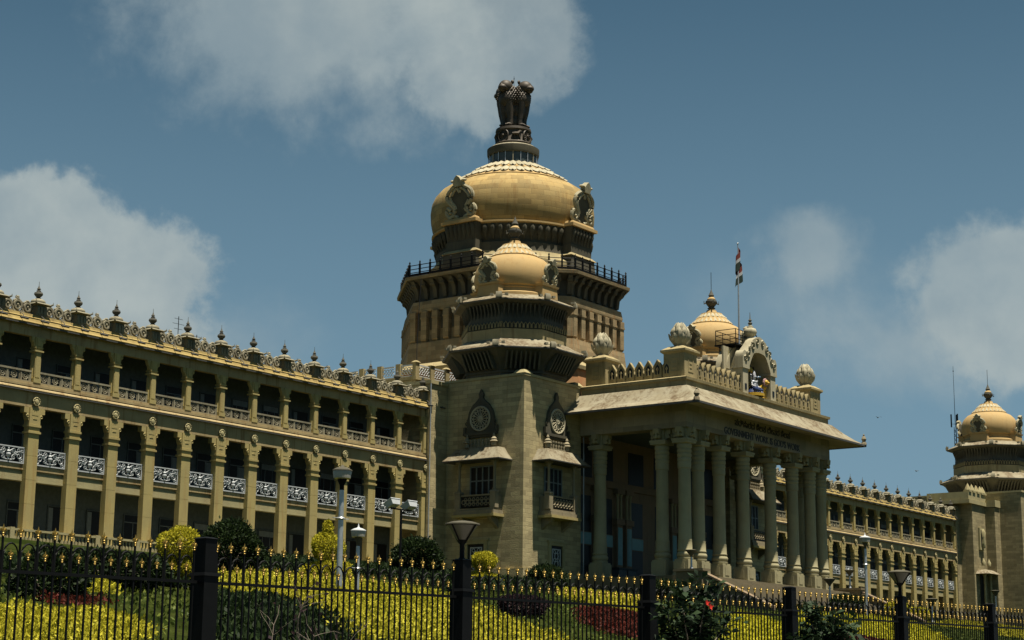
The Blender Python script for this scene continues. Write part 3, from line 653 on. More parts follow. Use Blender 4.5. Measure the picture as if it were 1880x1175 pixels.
def attach(tower, key, mb, mats, name, cx, cy, n):
    rz = 0. if n == 'Y' else -PI/2
    if key not in bwp: bwp[key] = mb.build(name, mats, tower, (cx, cy, 0), rz)
    else: dup(bwp[key], tower, (cx, cy, 0), rz)
for sgn in (-1, 1):
    cx, cy = sgn*20.2, -5.5
    b = MB(); a = 4.95
    b.m = 0; b.box(cx-a, cx+a, cy-a, cy+a-.0, -1.4, 19.75)
    b.m = 0; b.box(cx-a-.22, cx+a+.22, cy-a-.22, cy+a-.05, -1.5, 1.0)
    b.m = 1; b.box(cx-a-.12, cx+a+.12, cy-a-.12, cy+a-.05, 19.75, 20.0)
    for q in (-1, 1): b.frus(cx+q*(a-.55), cy-a+.55, 20.0, 20.35, .72, .72, .45, .45)
    b.m = 0; x0 = -27.85 if sgn < 0 else 25.2; x1 = -25.2 if sgn < 0 else 27.85
    if sgn < 0: b.box(x0, x1, -.95, 3.2, -1.4, 19.4); b.m = 1; b.box(x0-.15, x1, -1.1, 3.3, 19.4, 19.75)
    else: b.box(x0, x1, -.95, 3.2, -1.4, 19.4)
    b.m = 2
    if sgn < 0: b.tube([(-27.95, -1.05, 0), (-27.95, -1.05, 19.4)], .06, 6); b.tube([(-15.1+.1, -10.62, 0), (-15.0, -10.62, 17)], .07, 6)
    tw = b.build('corner_tower', ['ashlar', 'pale', 'steel'], HALL)
    add_dome(tw, cx, cy, 20.0, 1.0, dp, dproto, 0 if sgn < 0 else 2.2)
    attach(tw, 'bay', BW, ['baystone', 'hole', 'eave', 'lip', 'bluegrey', 'stone'], 'bay_window', cx, cy-a, 'Y'); attach(tw, 'ros', ROS, ['dark', 'hole', 'petal'], 'rosette_window', cx+.35, cy-a, 'Y'); attach(tw, 'gw', GW, ['pale', 'hole', 'white'], 'ground_window', cx+.6, cy-a, 'Y')
    if sgn < 0:
        attach(tw, 'bay', BW, None, '', cx-a, cy-.1, 'X'); attach(tw, 'ros', ROS, None, '', cx-a, cy+.15, 'X'); attach(tw, 'gw', GW, None, '', cx-a, cy+.6, 'X')

# ---------------------------------------------------------------- central block and great dome
CX, CY = 0., 9.7
b = MB()
b.m = 0; b.box(-25.15, 25.15, 3.3, 26, 0, 20.6); b.m = 1; b.box(-25.3, 25.3, 3.1, 26.2, 20.6, 20.95)
b.m = 1
for x in np.arange(-25, 25.1, 2.5): b.box(x-.3, x+.3, 3.15, 3.6, 20.95, 22.4); b.frus(x, 3.37, 22.4, 22.6, .4, .32, .15, .12)
for y in np.arange(5.6, 26, 2.5): b.box(-25.25, -24.85, y-.3, y+.3, 20.95, 22.4)
core = b.build('central_block', ['ashlar', 'parapet'], HALL)
b = MB()
for i, x in enumerate(np.arange(-25, 24.9, 2.5)):
    b.box(x+.3, x+2.2, 3.33, 3.42, 21.0, 21.1); b.box(x+.3, x+2.2, 3.33, 3.42, 22.1, 22.25)
    for j in range(5): b.torus((x+.5+j*.375, 3.37, 21.4), .17, .045, 8, 4); b.torus((x+.5+j*.375, 3.37, 21.8), .17, .045, 8, 4)
for y in np.arange(3.4, 25, 2.5):
    b.box(-25.1, -25.0, y+.3, y+2.2, 22.1, 22.25); b.box(-25.1, -25.0, y+.3, y+2.2, 21.0, 21.1)
    for j in range(5): b.torus((-25.05, y+.5+j*.375, 21.4), .17, .045, 8, 4, axis='x'); b.torus((-25.05, y+.5+j*.375, 21.8), .17, .045, 8, 4, axis='x')
b.build('terrace_lattice', 'white', core)

b = MB()                                                                        # octagonal drum
b.m = 1; b.octo([(14.7, 20.6), (14.6, 22.2), (14.1, 23.6), (14.05, 24.1)])
b.m = 2; b.octo([(14.45, 24.1), (14.5, 24.5), (14.0, 24.9), (13.75, 25.1)])
b.m = 0; b.octo([(13.7, 25.1), (13.35, 27.6), (13.2, 27.6)])
b.m = 0; b.octo([(12.75, 27.55), (12.55, 31.2)])
b.m = 0; b.octo([(13.1, 31.2), (13.2, 31.5), (13.0, 32.4), (12.6, 32.5)])
b.m = 3; b.octo([(12.5, 32.45), (12.3, 33.0), (12.4, 34.3), (13.2, 34.75), (13.9, 34.85)])  # cornice underside, its shade painted as dark stone
b.m = 0; b.octo([(14.0, 34.85), (14.05, 35.2), (13.6, 35.32), (10, 35.35)])
ap = 12.6*math.cos(PI/8)
for f in range(8):
    b.T = Matrix.Rotation(f*PI/4, 4, 'Z')
    for i in range(7):
        y = -4.75+i*(9.5/6)
        b.m = 0; b.box(ap-.15, ap+.66, y-.38, y+.38, 27.9, 30.3); b.box(ap-.15, ap+.74, y-.44, y+.44, 30.3, 30.5); b.box(ap-.15, ap+.70, y-.40, y+.40, 30.5, 31.15)
        b._add([(ap-.1, y-.38, 27.2), (ap-.1, y+.38, 27.2), (ap+.66, y+.38, 27.9), (ap+.66, y-.38, 27.9), (ap-.1, y-.38, 27.9), (ap-.1, y+.38, 27.9)], [(0, 1, 2, 3), (0, 3, 4), (1, 5, 2)])
        if i < 6: b.m = 5; b.box(ap-.1, ap+.06, y+.42, y+1.16, 27.7, 31.1)  # dark inlay stands in for deep shade between pilasters
    for i in range(8):
        y = -4.7+i*(9.4/7)
        b.m = 5; a2 = 12.3*math.cos(PI/8)  # bracket colour darkened to imitate shade below the cornice
        b._add([(a2-.1, y-.25, 32.6), (a2-.1, y+.25, 32.6), (a2+.35, y+.25, 32.7), (a2+.35, y-.25, 32.7), (a2+.1, y-.25, 34.5), (a2+.1, y+.25, 34.5), (a2+1.3, y+.25, 34.75), (a2+1.3, y-.25, 34.75), (a2+.5, y-.25, 33.7), (a2+.5, y+.25, 33.7)],
               [(0, 1, 2, 3), (3, 2, 9, 8), (8, 9, 6, 7), (4, 7, 6, 5), (0, 3, 8, 7, 4), (1, 5, 6, 9, 2)])
        b.tube([(a2+.75, y-.3, 34.3), (a2+.75, y+.3, 34.3)], .28, 8)
b.T = None
drum = b.build('dome_drum', ['octa', 'rust', 'parapet', 'soffit_shade', 'hole', 'dark'], HALL, (CX, CY, 0))
b = MB(); s8 = 13.55*math.cos(PI/8)
for f in range(8):
    b.T = Matrix.Rotation(f*PI/4, 4, 'Z'); hs = s8*.4142
    for z in (35.75, 36.15, 36.6): b.tube([(s8, -hs, z), (s8, hs, z)], .05, 5)
    b.box(s8-.05, s8+.05, -hs, hs, 35.36, 35.62)
    for i in range(7):
        y = -hs+2*hs*(i+.0)/7
        b.box(s8-.09, s8+.09, y-.09, y+.09, 35.36, 36.7); b.lathe([(.13, 36.7), (.05, 36.8), (.12, 36.92), (0, 37.15)], 6, s8, y)
b.build('platform_railing', 'iron', drum)
b = MB()                                                                        # lotus neck below the dome
b.m = 0; b.lathe([(10.0, 35.3), (9.9, 36.9), (9.9, 37.2), (9.3, 37.6), (9.0, 38.2)], 48)
b.m = 1; b.lathe([(9.0, 38.2), (8.9, 38.7), (8.95, 39.2), (8.6, 39.3), (8.6, 39.5), (8.9, 40.2), (9.1, 41.0), (9.3, 41.3)], 48)
b.m = 2; b.lathe([(9.35, 41.3), (9.5, 41.42), (9.5, 41.62), (9.2, 41.7)], 64)
b.m = 3
for i in range(64):
    a = 2*PI*i/64; c, s_ = math.cos(a), math.sin(a)
    b.tube([(8.75*c, 8.75*s_, 39.5), (8.98*c, 8.98*s_, 40.0), (9.12*c, 9.12*s_, 40.5), (9.26*c, 9.26*s_, 40.95), (9.3*c, 9.3*s_, 41.2)], [.05, .16, .34, .30, .10], 5)
for q in range(4):
    b.T = Matrix.Rotation(q*PI/2, 4, 'Z')
    b.m = 1; b.frus(9.3, 0, 35.3, 38.0, .9, 2.6, .75, 2.3); b.m = 0; b.frus(9.3, 0, 38.0, 38.35, .9, 2.6, .6, 2.1); b.m = 1; b.frus(9.2, 0, 38.3, 39.4, .6, 2.05, .62, 2.1); b.frus(9.2, 0, 39.4, 41.4, .55, 2.0, .85, 2.3)
    b.m = 3
    for i in range(7):
        y = -1.8+i*.6; b.tube([(9.75, y, 39.5), (9.9, y, 40.2), (10.05, y, 40.8), (10.1, y, 41.25)], [.05, .2, .28, .1], 5)
    b.m = 2; b.frus(9.3, 0, 41.4, 41.75, 1.1, 2.5, 1.1, 2.5); b.frus(9.25, 0, 41.75, 42.1, .95, 2.25, .8, 2.1)
b.T = None
b.build('lotus_neck', ['parapet', 'dark', 'domes', 'dark'], drum)
b = MB(); b.lathe([(9.0, 41.5), (9.2, 41.8), (9.42, 42.4), (9.62, 43.4), (9.68, 44.4), (9.55, 45.4), (9.2, 46.2), (8.6, 46.9), (7.8, 47.45), (6.9, 47.85), (6.7, 47.9)], 72)
b.build('dome', 'dome', drum)
b = MB()
b.m = 1; b.lathe([(6.85, 47.8), (6.95, 47.95), (6.7, 48.1), (5.1, 48.95), (5.05, 49.25), (3.2, 50.3)], 64)
b.m = 0; petals(b, 6.68, 48.22, 5.1, 49.12, 40, .12); petals(b, 5.0, 49.36, 3.3, 50.3, 30, .12)
b.build('petal_cap', ['petal', 'domes'], drum)
b = MB(); b.T = Matrix.Translation((0, 0, -.8))
b.m = 0; b.lathe([(2.85, 51.1), (2.85, 53.2)], 24, smooth=False)
b.m = 1; b.lathe([(3.05, 52.5), (3.1, 52.75), (3.12, 53.35), (2.9, 53.5)], 32); b.lathe([(2.95, 51.1), (2.95, 51.3), (2.8, 51.35)], 32)
for i in range(20): a = 2*PI*i/20; b.m = 2 if i % 3 else 3; b.tube([(2.92*math.cos(a), 2.92*math.sin(a), 51.2), (2.95*math.cos(a), 2.95*math.sin(a), 53.3)], .055, 4)
b.m = 3; b.lathe([(2.9, 53.45), (2.75, 53.6), (2.3, 53.75)], 32)
b.build('lantern', ['glass', 'dark', 'steel', 'petal'], drum)
b = MB(); b.T = Matrix.Translation((9.75, 0, 42.1)) @ Matrix.Rotation(PI/2, 4, 'Z') @ Matrix.Rotation(R(9), 4, 'X'); ogee_scroll(b, 4.9, 3.9, .6)
s0 = b.build('scroll_ornament', ['scrollst', 'dark'], drum)
for q in (1, 2, 3): dup(s0, drum, None, q*PI/2)

# ---------------------------------------------------------------- portico
YF = -23.0; XH = 15.5
b = MB()
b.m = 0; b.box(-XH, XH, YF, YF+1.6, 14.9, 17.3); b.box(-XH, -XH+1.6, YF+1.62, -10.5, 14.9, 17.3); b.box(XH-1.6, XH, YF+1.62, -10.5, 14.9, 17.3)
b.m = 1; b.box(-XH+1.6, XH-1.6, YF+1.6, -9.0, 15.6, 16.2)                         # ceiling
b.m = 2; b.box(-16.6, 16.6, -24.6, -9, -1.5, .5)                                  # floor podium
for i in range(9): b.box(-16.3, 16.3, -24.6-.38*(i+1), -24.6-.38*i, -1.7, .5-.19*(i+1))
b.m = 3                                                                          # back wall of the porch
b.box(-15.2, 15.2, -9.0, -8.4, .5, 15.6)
b.m = 2
for q in (-1, 1):
    b.box(q*17.0-.55, q*17.0+.55, -25.75, -22.9, -1.8, .75); b.box(q*17.0-.72, q*17.0+.72, -25.95, -22.7, .75, .98)
    b.extx([(-25.76, .35), (-25.76, -2.2), (-33, -4.0), (-33, -2.9)], q*17.0-.35, q*17.0+.35)
    b.m = 4; b.extx([(-25.97, .55), (-25.97, .38), (-33, -2.87), (-33, -2.65)], q*17.0-.45, q*17.0+.45); b.m = 2
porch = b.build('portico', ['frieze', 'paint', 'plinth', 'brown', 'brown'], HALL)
# porch back wall: dark openings, blue panels, pilasters
b = MB()
for x in (-12.6, -8.6, -2.6, 2.6, 8.6, 12.6):
    b.m = 0; b.box(x-1.3, x+1.3, -9.04, -9.0, .5, 4.2); b.box(x-1.3, x+1.3, -9.04, -9.0, 5.6, 9.3); b.box(x-1.5, x+1.5, -9.04, -9.0, 11.2, 14.6)
    b.m = 1; b.box(x-1.3, x+1.3, -9.12, -9.02, 4.3, 5.5)
for x in (-14.6, -10.6, -6.4, -4.6, 4.6, 6.4, 10.6, 14.6):
    b.m = 2; b.box(x-.55, x+.55, -9.45, -9.0, 2.2, 6.7); b.m = 1; b.box(x-.4, x+.4, -9.5, -9.44, 2.5, 6.4); b.m = 2; b.box(x-.75, x+.75, -9.6, -9.0, 6.7, 7.3)
    b.m = 3
    for q in (-.32, .32): b.lathe([(.2, 7.3), (.14, 7.5), (.13, 9.6), (.24, 9.9)], 8, x+q, -9.35)
    b.m = 2; b.box(x-.7, x+.7, -9.65, -9.0, 9.9, 10.4)
    b.m = 4; b.box(x-.75, x+.75, -9.8, -9.0, .5, 2.0); b.frus(x, -9.4, 2.0, 2.2, .8, .45, 1.0, .6)
b.m = 2; b.box(-15.1, 15.1, -9.3, -9.0, 10.42, 11.1)
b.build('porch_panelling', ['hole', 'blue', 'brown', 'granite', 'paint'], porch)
def portico_column():
    b = MB()
    b.box(-.82, .82, -.82, .82, .5, 1.95); b.box(-.88, .88, -.88, .88, .5, .75); b.box(-.75, .75, -.75, .75, 1.95, 2.1)
    b.box(-.4, .4, -.86, -.81, .95, 1.75); b.box(-.86, -.81, -.4, .4, .95, 1.75)
    r = .645
    b.lathe([(.78, 2.1), (.80, 2.25), (.70, 2.32), (.80, 2.42), (.83, 2.62), (.76, 2.78), (.68, 2.84), (.74, 2.9), (.76, 3.02), (.70, 3.1), (r+.04, 3.9), (r+.05, 4.0), (r, 4.1), (r*.97, 6.6), (r*.965, 6.62), (r*.965, 6.64), (r*.95, 9), (r*.92, 10.9),
             (r*1.03, 10.95), (r*1.05, 11.5), (r*1.0, 11.6), (r*1.08, 11.7), (r*1.08, 11.9), (r*.98, 11.98), (r*1.1, 12.1), (r*1.1, 12.35), (r*.98, 12.42), (r*1.12, 12.55), (r*1.12, 12.75), (r*1.0, 12.82), (r*1.14, 13.0), (r*1.14, 13.2), (r*1.05, 13.3), (r*1.25, 13.4)], 28)
    b.box(-.86, .86, -.86, .86, 13.4, 13.85); b.box(-.92, .92, -.92, .92, 13.62, 13.8)
    b.box(-.52, .52, -.52, .52, 13.85, 14.95)
    for q in (0, PI/2, PI, -PI/2):
        b.T = Matrix.Rotation(q, 4, 'Z')
        b.extx([(-.52, 13.9), (-.8, 14.05), (-.85, 14.3), (-1.15, 14.45), (-1.2, 14.92), (-.52, 14.92)], -.32, .32); b.tube([(-.35, -.95, 14.15), (.35, -.95, 14.15)], .16, 8)
        b.tube([(0, -1.12, 14.5), (0, -1.12, 14.1), (0, -1.12, 13.95)], [.10, .14, .03], 6)
    b.T = None
    return b
pcols = [(x, -22.2) for x in (-14.6, -12.0, -7.9, -2.9, 2.9, 7.9, 12.0, 14.6)]+[(q*14.5, y) for q in (-1, 1) for y in (-19.6, -12.3)]
c0 = None
for x, y in pcols:
    if c0 is None: c0 = portico_column().build('portico_column', 'granite', porch, (x, y, 0))
    else: dup(c0, porch, (x, y, 0))
# eave roof
b = MB()
def ring_slope(b, pts):
    """a mitred roof band round front and both sides of the porch; pts = (offset beyond the frieze, z)"""
    yb = -10.6
    for (o0, z0), (o1, z1) in zip(pts[:-1], pts[1:]):
        P0 = [(-XH-o0, yb, z0), (-XH-o0, YF-o0, z0), (XH+o0, YF-o0, z0), (XH+o0, yb, z0)]; P1 = [(-XH-o1, yb, z1), (-XH-o1, YF-o1, z1), (XH+o1, YF-o1, z1), (XH+o1, yb, z1)]
        b._add(P0+P1, [(0, 1, 5, 4), (1, 2, 6, 5), (2, 3, 7, 6)])
b.m = 0; ring_slope(b, [(.0, 17.2), (2.9, 16.72)])
b.m = 2; ring_slope(b, [(2.9, 16.72), (2.98, 16.62), (3.05, 16.66), (3.05, 16.86)])
b.m = 1; ring_slope(b, [(3.05, 16.86), (2.7, 17.0), (2.1, 17.35), (1.2, 18.05), (.25, 18.95), (0.0, 19.0)])
b.m = 3; ring_slope(b, [(-.05, 18.97), (-.05, 19.55), (.12, 19.6), (.15, 19.85), (-.3, 20.0), (-2.6, 20.02)])
for q in (-1, 1):
    b.m = 1; b._add([(q*(XH+3.05), -10.62, 16.7), (q*(XH), -10.62, 17.2), (q*XH, -10.62, 19.0), (q*(XH+1.2), -10.62, 18.05)], [(0, 1, 2, 3)])
    b.m = 1; b.T = Matrix.Translation((q*(XH+2.85), YF-2.85, 16.95)); b.lathe([(.32, -.1), (.3, .15), (.18, .3), (.3, .55), (.2, .8), (.08, .95), (.12, 1.05), (0, 1.15)], 8); b.T = None
b.m = 0; b.box(-13, 13, -20.5, -9, 19.3, 19.8)
b.build('eave_roof', ['frieze', 'eave', 'lip', 'parapet'], porch)
# parapet
def merlon():
    b = MB(); w = .46
    b.m = 0; b.ext([(-w, 20.02), (w, 20.02), (w, 21.25), (.0, 21.95), (-w, 21.25)], -.14, .14); b.ext([(-w-.02, 21.17), (0, 21.87), (w+.02, 21.17), (w+.02, 21.33), (0, 22.03), (-w-.02, 21.33)], -.2, .2)
    b.m = 1; b.ext([(-.22, 20.45), (.22, 20.45), (.27, 21.0), (.22, 21.25), (0, 21.52), (-.22, 21.25), (-.27, 21.0)], -.155, .155)
    b.m = 0; b.tube([(0, -.17, 20.45), (0, -.17, 21.2)], .07, 5); b.sph((0, -.17, 21.0), (.16, .05, .14), 8, 5); b.box(-.25, .25, -.19, .0, 20.4, 20.5)
    return b
m0 = merlon().build('merlon', ['parapet', 'hole'], porch, (0, YF+.75, 0)); first = True
PX = 13.55; PYB = -12.2
xsm = [x for x in np.linspace(-11.75, -3.55, 9)]
for q in (-1, 1):
    for x in xsm:
        if first: m0.location = (x, YF+.75, 0); first = False
        else: dup(m0, porch, (q*x if q > 0 else x, YF+.75, 0)) if q < 0 else dup(m0, porch, (-x, YF+.75, 0))
    for y in np.linspace(-20.35, -13.9, 7): dup(m0, porch, (q*14.6, y, 0), q*PI/2)
def corner_pier():
    b = MB(); b.box(-1.2, 1.2, -1.2, 1.2, 20.0, 22.45); b.frus(0, 0, 22.45, 22.65, 1.2, 1.2, 1.45, 1.45); b.box(-1.45, 1.45, -1.45, 1.45, 22.65, 22.85); b.frus(0, 0, 22.85, 23.25, 1.4, 1.4, .8, .8)
    for f in range(4): b.T = Matrix.Rotation(f*PI/2, 4, 'Z'); b.box(-.5, -.4, -1.24, -1.19, 20.6, 22.0); b.box(.4, .5, -1.24, -1.19, 20.6, 22.0); b.box(-.4, .4, -1.24, -1.19, 21.9, 22.0); b.box(-.4, .4, -1.24, -1.19, 20.6, 20.7); b.box(-.22, .22, -1.24, -1.19, 21.0, 21.1); b.box(-.22, .22, -1.24, -1.19, 21.4, 21.5)
    b.T = None; return b
def lotus():
    b = MB(); b.lathe([(.6, 23.2), (.5, 23.35), (.55, 23.45), (.70, 23.9), (.76, 24.3), (.68, 24.8), (.45, 25.3), (.15, 25.65), (0, 25.75)], 20)
    for n, r0, z0, r1, z1, rt, zt, off in ((8, .55, 23.42, .98, 23.95, 1.12, 24.55, 0), (8, .74, 24.2, .90, 24.75, .66, 25.25, PI/8), (6, .60, 24.7, .62, 25.2, .26, 25.75, 0)):
        for i in range(n):
            a = 2*PI*i/n+off; w = PI/n
            vs = []
            for r, z, ww in ((r0, z0, .75), (r1, z1, .93), ((r1+rt)/2+.02, (z1+zt)/2, .80), (rt, zt, .12)):
                for s_ in (-1, 0, 1): vs.append(((r+(.10 if s_ == 0 else -.02))*math.cos(a+s_*w*ww), (r+(.10 if s_ == 0 else -.02))*math.sin(a+s_*w*ww), z))
            b._add(vs, [(j*3+k, j*3+k+1, j*3+k+4, j*3+k+3) for j in range(3) for k in range(2)], True)
    return b
pr, lo = None, None
for x, y in ((-13.55, -21.2), (13.55, -21.2), (-13.55, -11.9), (13.55, -11.9)):
    if pr is None: pr = corner_pier().build('corner_pier', 'parapet', porch, (x, y, 0)); lo = lotus().build('lotus_finial', 'petal', porch, (x, y, 0))
    else: dup(pr, porch, (x, y, 0)); dup(lo, porch, (x, y, 0))
# shrine niche
b = MB(); y0, y1 = YF+.25, YF+2.6
for q in (-1, 1):
    b.box(q*3.0-.55, q*3.0+.55, y0, y0+1.0, 20.0, 22.6); b.box(q*3.0-.5, q*3.0+.5, y0+1.02, y1, 20.0, 22.6); b.box(q*3.0-.72, q*3.0+.72, y0-.12, y0+1.1, 22.6, 22.85)
    b.m = 1; b.box(q*3.0-.2, q*3.0+.2, y0-.04, y0, 20.4, 21.0); b.m = 0
arch = []
for i in range(25):
    a = PI*i/24; r = 2.35*(1-.10*abs(math.sin(3*a))); arch.append((r*math.cos(a), 22.75+2.0*math.sin(a)*(1-.05*abs(math.sin(3*a)))))
outer = [(-3.7, 22.85), (-3.7, 24.2), (-3.35, 24.5), (-2.7, 24.35), (-2.2, 25.0), (-1.4, 25.9), (-.6, 26.25), (0, 26.4), (.6, 26.25), (1.4, 25.9), (2.2, 25.0), (2.7, 24.35), (3.35, 24.5), (3.7, 24.2), (3.7, 22.85)]
# front face between outer outline and arch, as quad strips
def strip(b, o, i_, y):
    n = 40
    def samp(L, t):
        d = [0]
        for p, q in zip(L[:-1], L[1:]): d.append(d[-1]+math.dist(p, q))
        s_ = t*d[-1]
        for k in range(len(L)-1):
            if s_ <= d[k+1]+1e-9: f = (s_-d[k])/max(d[k+1]-d[k], 1e-9); return (L[k][0]+(L[k+1][0]-L[k][0])*f, L[k][1]+(L[k+1][1]-L[k][1])*f)
        return L[-1]
    O = [samp(o, k/n) for k in range(n+1)]; I = [samp(i_, k/n) for k in range(n+1)]
    vs = [(x, y, z) for x, z in O]+[(x, y, z) for x, z in I]+[(x, y+.9, z) for x, z in O]+[(x, y+2.3, z) for x, z in I]
    fs = []; m = n+1
    for k in range(n): fs += [(k, k+1, m+k+1, m+k), (k+1, k, 2*m+k, 2*m+k+1), (m+k, m+k+1, 3*m+k+1, 3*m+k), (2*m+k, 3*m+k, 3*m+k+1, 2*m+k+1)]
    b._add(vs, fs)
strip(b, outer, arch[::-1], y0-.1)
for q in (-1, 1):
    for (cx, cz, r, t, a, g) in ((1.55, 25.15, .42, 1.4, 1.0, 1), (2.5, 24.2, .4, 1.3, .4, -1), (.62, 25.75, .34, 1.3, 1.5, 1), (3.1, 23.6, .35, 1.2, .5, 1), (2.15, 24.85, .26, 1.2, 2, -1)): scroll(b, q*cx, cz, r, t, a if q > 0 else PI-a, q*g, y0-.14, .1, 16)
b.box(-3.4, 3.4, y1, y1+.2, 20.0, 25.2)
b.ext([(2.9*math.cos(PI*k/16), 22.86+2.7*math.sin(PI*k/16)) for k in range(17)], y0+2.25, y0+3.6)
b.m = 0; b.lathe([(.7, 26.0), (.75, 26.2), (.4, 26.3), (.35, 26.5), (.62, 26.75), (.72, 27.05), (.6, 27.35), (.3, 27.5), (.35, 27.6), (.15, 27.75), (.2, 27.9)], 14, 0, y0+1.0); b.m = 2; b.lathe([(.16, 27.9), (.26, 28.0), (.1, 28.15), (.2, 28.3), (.06, 28.5), (.02, 29.2)], 10, 0, y0+1.0)
b.m = 3; b.box(-2.44, 2.44, y1-.05, y1-.001, 20.0, 24.8)
b.build('shrine_niche', ['petal', 'hole', 'urn', 'pale'], porch)
# lettering on the frieze
def lettering(text, xc, z, size, width, font=None):
    cu = bpy.data.curves.new('lettering', 'FONT'); cu.body = text; cu.size = size; cu.align_x = 'CENTER'; cu.extrude = .03; cu.offset = .012
    if font: cu.font = font
    tmp = bpy.data.objects.new('tmp', cu); col.objects.link(tmp); bpy.context.view_layer.update()
    me = bpy.data.meshes.new_from_object(tmp.evaluated_get(bpy.context.evaluated_depsgraph_get())); bpy.data.objects.remove(tmp)
    xs = [v.co.x for v in me.vertices]; k = width/(max(xs)-min(xs))
    for v in me.vertices: v.co = (v.co.x*k, -v.co.z, v.co.y)
    me.flip_normals(); me.name = 'lettering'; me.materials.clear(); me.materials.append(M['letter'])
    return link('lettering', me, porch, (xc, YF-.02, z))
lettering("GOVERNMENT WORK IS GOD'S WORK", .1, 15.15, 1.0, 16.4)
try:
    import os
    fd = [os.path.join(bpy.utils.resource_path('LOCAL'), 'datafiles', 'fonts', f) for f in os.listdir(os.path.join(bpy.utils.resource_path('LOCAL'), 'datafiles', 'fonts')) if 'Kannada' in f]
    kf = bpy.data.fonts.load(fd[0]) if fd else None
except Exception: kf = None
lettering('ಸರ್ಕಾರದ ಕೆಲಸ ದೇವರ ಕೆಲಸ', .1, 16.25, .9, 12.0)

# ---------------------------------------------------------------- end pavilion on the right
b = MB()
b.m = 0; b.box(104.9, 106.5, -.7, 4, -.5, 19.2); b.box(106.5, 111.9, -2.8, 4, -.5, 19.6); b.box(111.9, 114.1, -4.4, 4, -.5, 19.4); b.box(114.1, 133, -8.0, 12, -.5, 21.9); b.box(133, 165, -4, 26, -.5, 19.9)
b.m = 1; b.box(104.8, 112.2, -3.1, 4, 19.6, 20.2); b.box(104.9, 112.0, -2.95, 4, 20.2, 21.4); b.box(114.0, 133.2, -8.2, 12.1, 21.9, 22.2); b.box(111.8, 114.0, -4.6, 4, 19.5, 20.6)
for x in (105.6, 107.2, 109.0, 110.6, 111.6): b.frus(x, -2.6, 21.4, 21.7, .55, .5, .55, .5); b.lathe([(.5, 21.7), (.42, 22.0), (.12, 22.6), (0, 22.8)], 6, x, -2.6)
b.T = Matrix.Translation((109.6, -2.8, 0)); b.m = 2; b.box(-1.0, 1.0, -.05, 0, .3, 8.6); b.m = 1
for q in (-1, 1): b.lathe([(.26, 0), (.2, .4), (.18, 8), (.3, 8.6)], 10, q*1.2, -.9); b.lathe([(.25, 10.0), (.32, 10.5), (.1, 10.9), (0, 11.2)], 8, q*1.1, -.8)
b.m = 3; b.frus(0, -.6, 8.65, 9.3, 2.6, 1.6, 1.7, .7); b.m = 1; b.box(-1.0, 1.0, -.3, 0, 12.5, 16.0); b.m = 2; b.box(-.6, .6, -.34, -.3, 13.0, 15.6); b.m = 1; b.lathe([(.3, 12.8), (.5, 13.5), (.3, 14.5), (.5, 15.2), (.2, 15.8)], 8, 0, -.4)
b.T = None
pv = b.build('end_pavilion', ['ashlar2', 'pale', 'hole', 'eave'], HALL)
S2 = 1.13
add_dome(pv, 125.8, 1.2, 22.1, S2, small_dome_parts(S2), {}, 2.6)

# ================================================================== THINGS ON THE BUILDING
# lion capital
def lion_statue():
    b = MB()
    for q in range(4):
        T = Matrix.Rotation(q*PI/2, 4, 'Z'); b.T = T
        # trunk: chest and flank, facing +x
        for (x, z, rx, ry, rz) in ((1.08, 3.5, 1.05, 1.05, 1.2), (.70, 2.2, .92, .95, 1.3), (.55, 1.0, .72, .85, 1.0), (1.1, 4.4, .85, .92, .90)): b.sph((x, 0, z), (rx, ry, rz), 16, 12)
        for s_ in (-1, 1):
            b.tube([(1.38, s_*.42, 3.0), (1.30, s_*.42, 2.0), (1.14, s_*.41, 1.0), (1.12, s_*.40, .3)], [.48, .40, .31, .32], 10)
            b.sph((1.34, s_*.40, .2), (.44, .33, .24), 10, 6)
            for t in (-1, 0, 1): b.sph((1.66, s_*.40+t*.19, .17), (.16, .11, .15), 6, 5)
            b.sph((.55, s_*.6, .75), (.45, .3, .75), 10, 8)
        # head
        b.sph((1.50, 0, 4.90), (.86, .78, .84), 16, 12); b.sph((2.10, 0, 4.66), (.56, .52, .42), 12, 8); b.sph((2.1, 0, 4.30), (.40, .36, .20), 10, 6)
        b.sph((2.48, 0, 4.84), (.14, .2, .12), 8, 6); b.tube([(1.6, 0, 5.40), (2.0, 0, 5.12), (2.42, 0, 4.92)], [.30, .22, .14], 8)
        for s_ in (-1, 1):
            b.sph((1.88, s_*.34, 5.16), (.26, .24, .12), 8, 6); b.sph((1.12, s_*.60, 5.52), (.16, .20, .27), 8, 6); b.sph((1.85, s_*.36, 4.62), (.36, .24, .28), 8, 6); b.sph((2.06, s_*.28, 5.02), (.07, .08, .06), 6, 5)
        # mane: rows of overlapping tufts over neck and chest
        for j in range(9):
            z = 4.75-j*.25; n = 13
            for i in range(n):
                a = -1.7+3.4*i/(n-1)+(.13 if j % 2 else 0)
                if z > 4.05 and (abs(a) < .95 or abs(a) > 1.5): continue
                k = math.sqrt(max(.05, 1-((z-3.9)/1.75)**2)); x = .95+.98*k*math.cos(a); y = 1.0*k*math.sin(a)
                b.tube([(x, y, z+.2), (x+.10*math.cos(a), y+.10*math.sin(a), z), (x+.03*math.cos(a), y+.03*math.sin(a), z-.22)], [.07, .11, .02], 5)
    b.T = None
    b.lathe([(1.0, 0), (1.1, 1.5), (1.3, 3.0), (.9, 3.8), (.2, 4.1)], 16)
    o = b.build('lion_figures', 'bronze')
    return o
LB = 55.2
lion = tag(empty('lion_statue', (0, CY, 53.0)), 'dark bronze statue of back-to-back lions on a wheeled drum crowning the great dome', 'statue')
lf = lion_statue(); lf.parent = lion; lf.location = (0, 0, LB-53.0); lf.scale = (1.08, 1.08, 1.0)
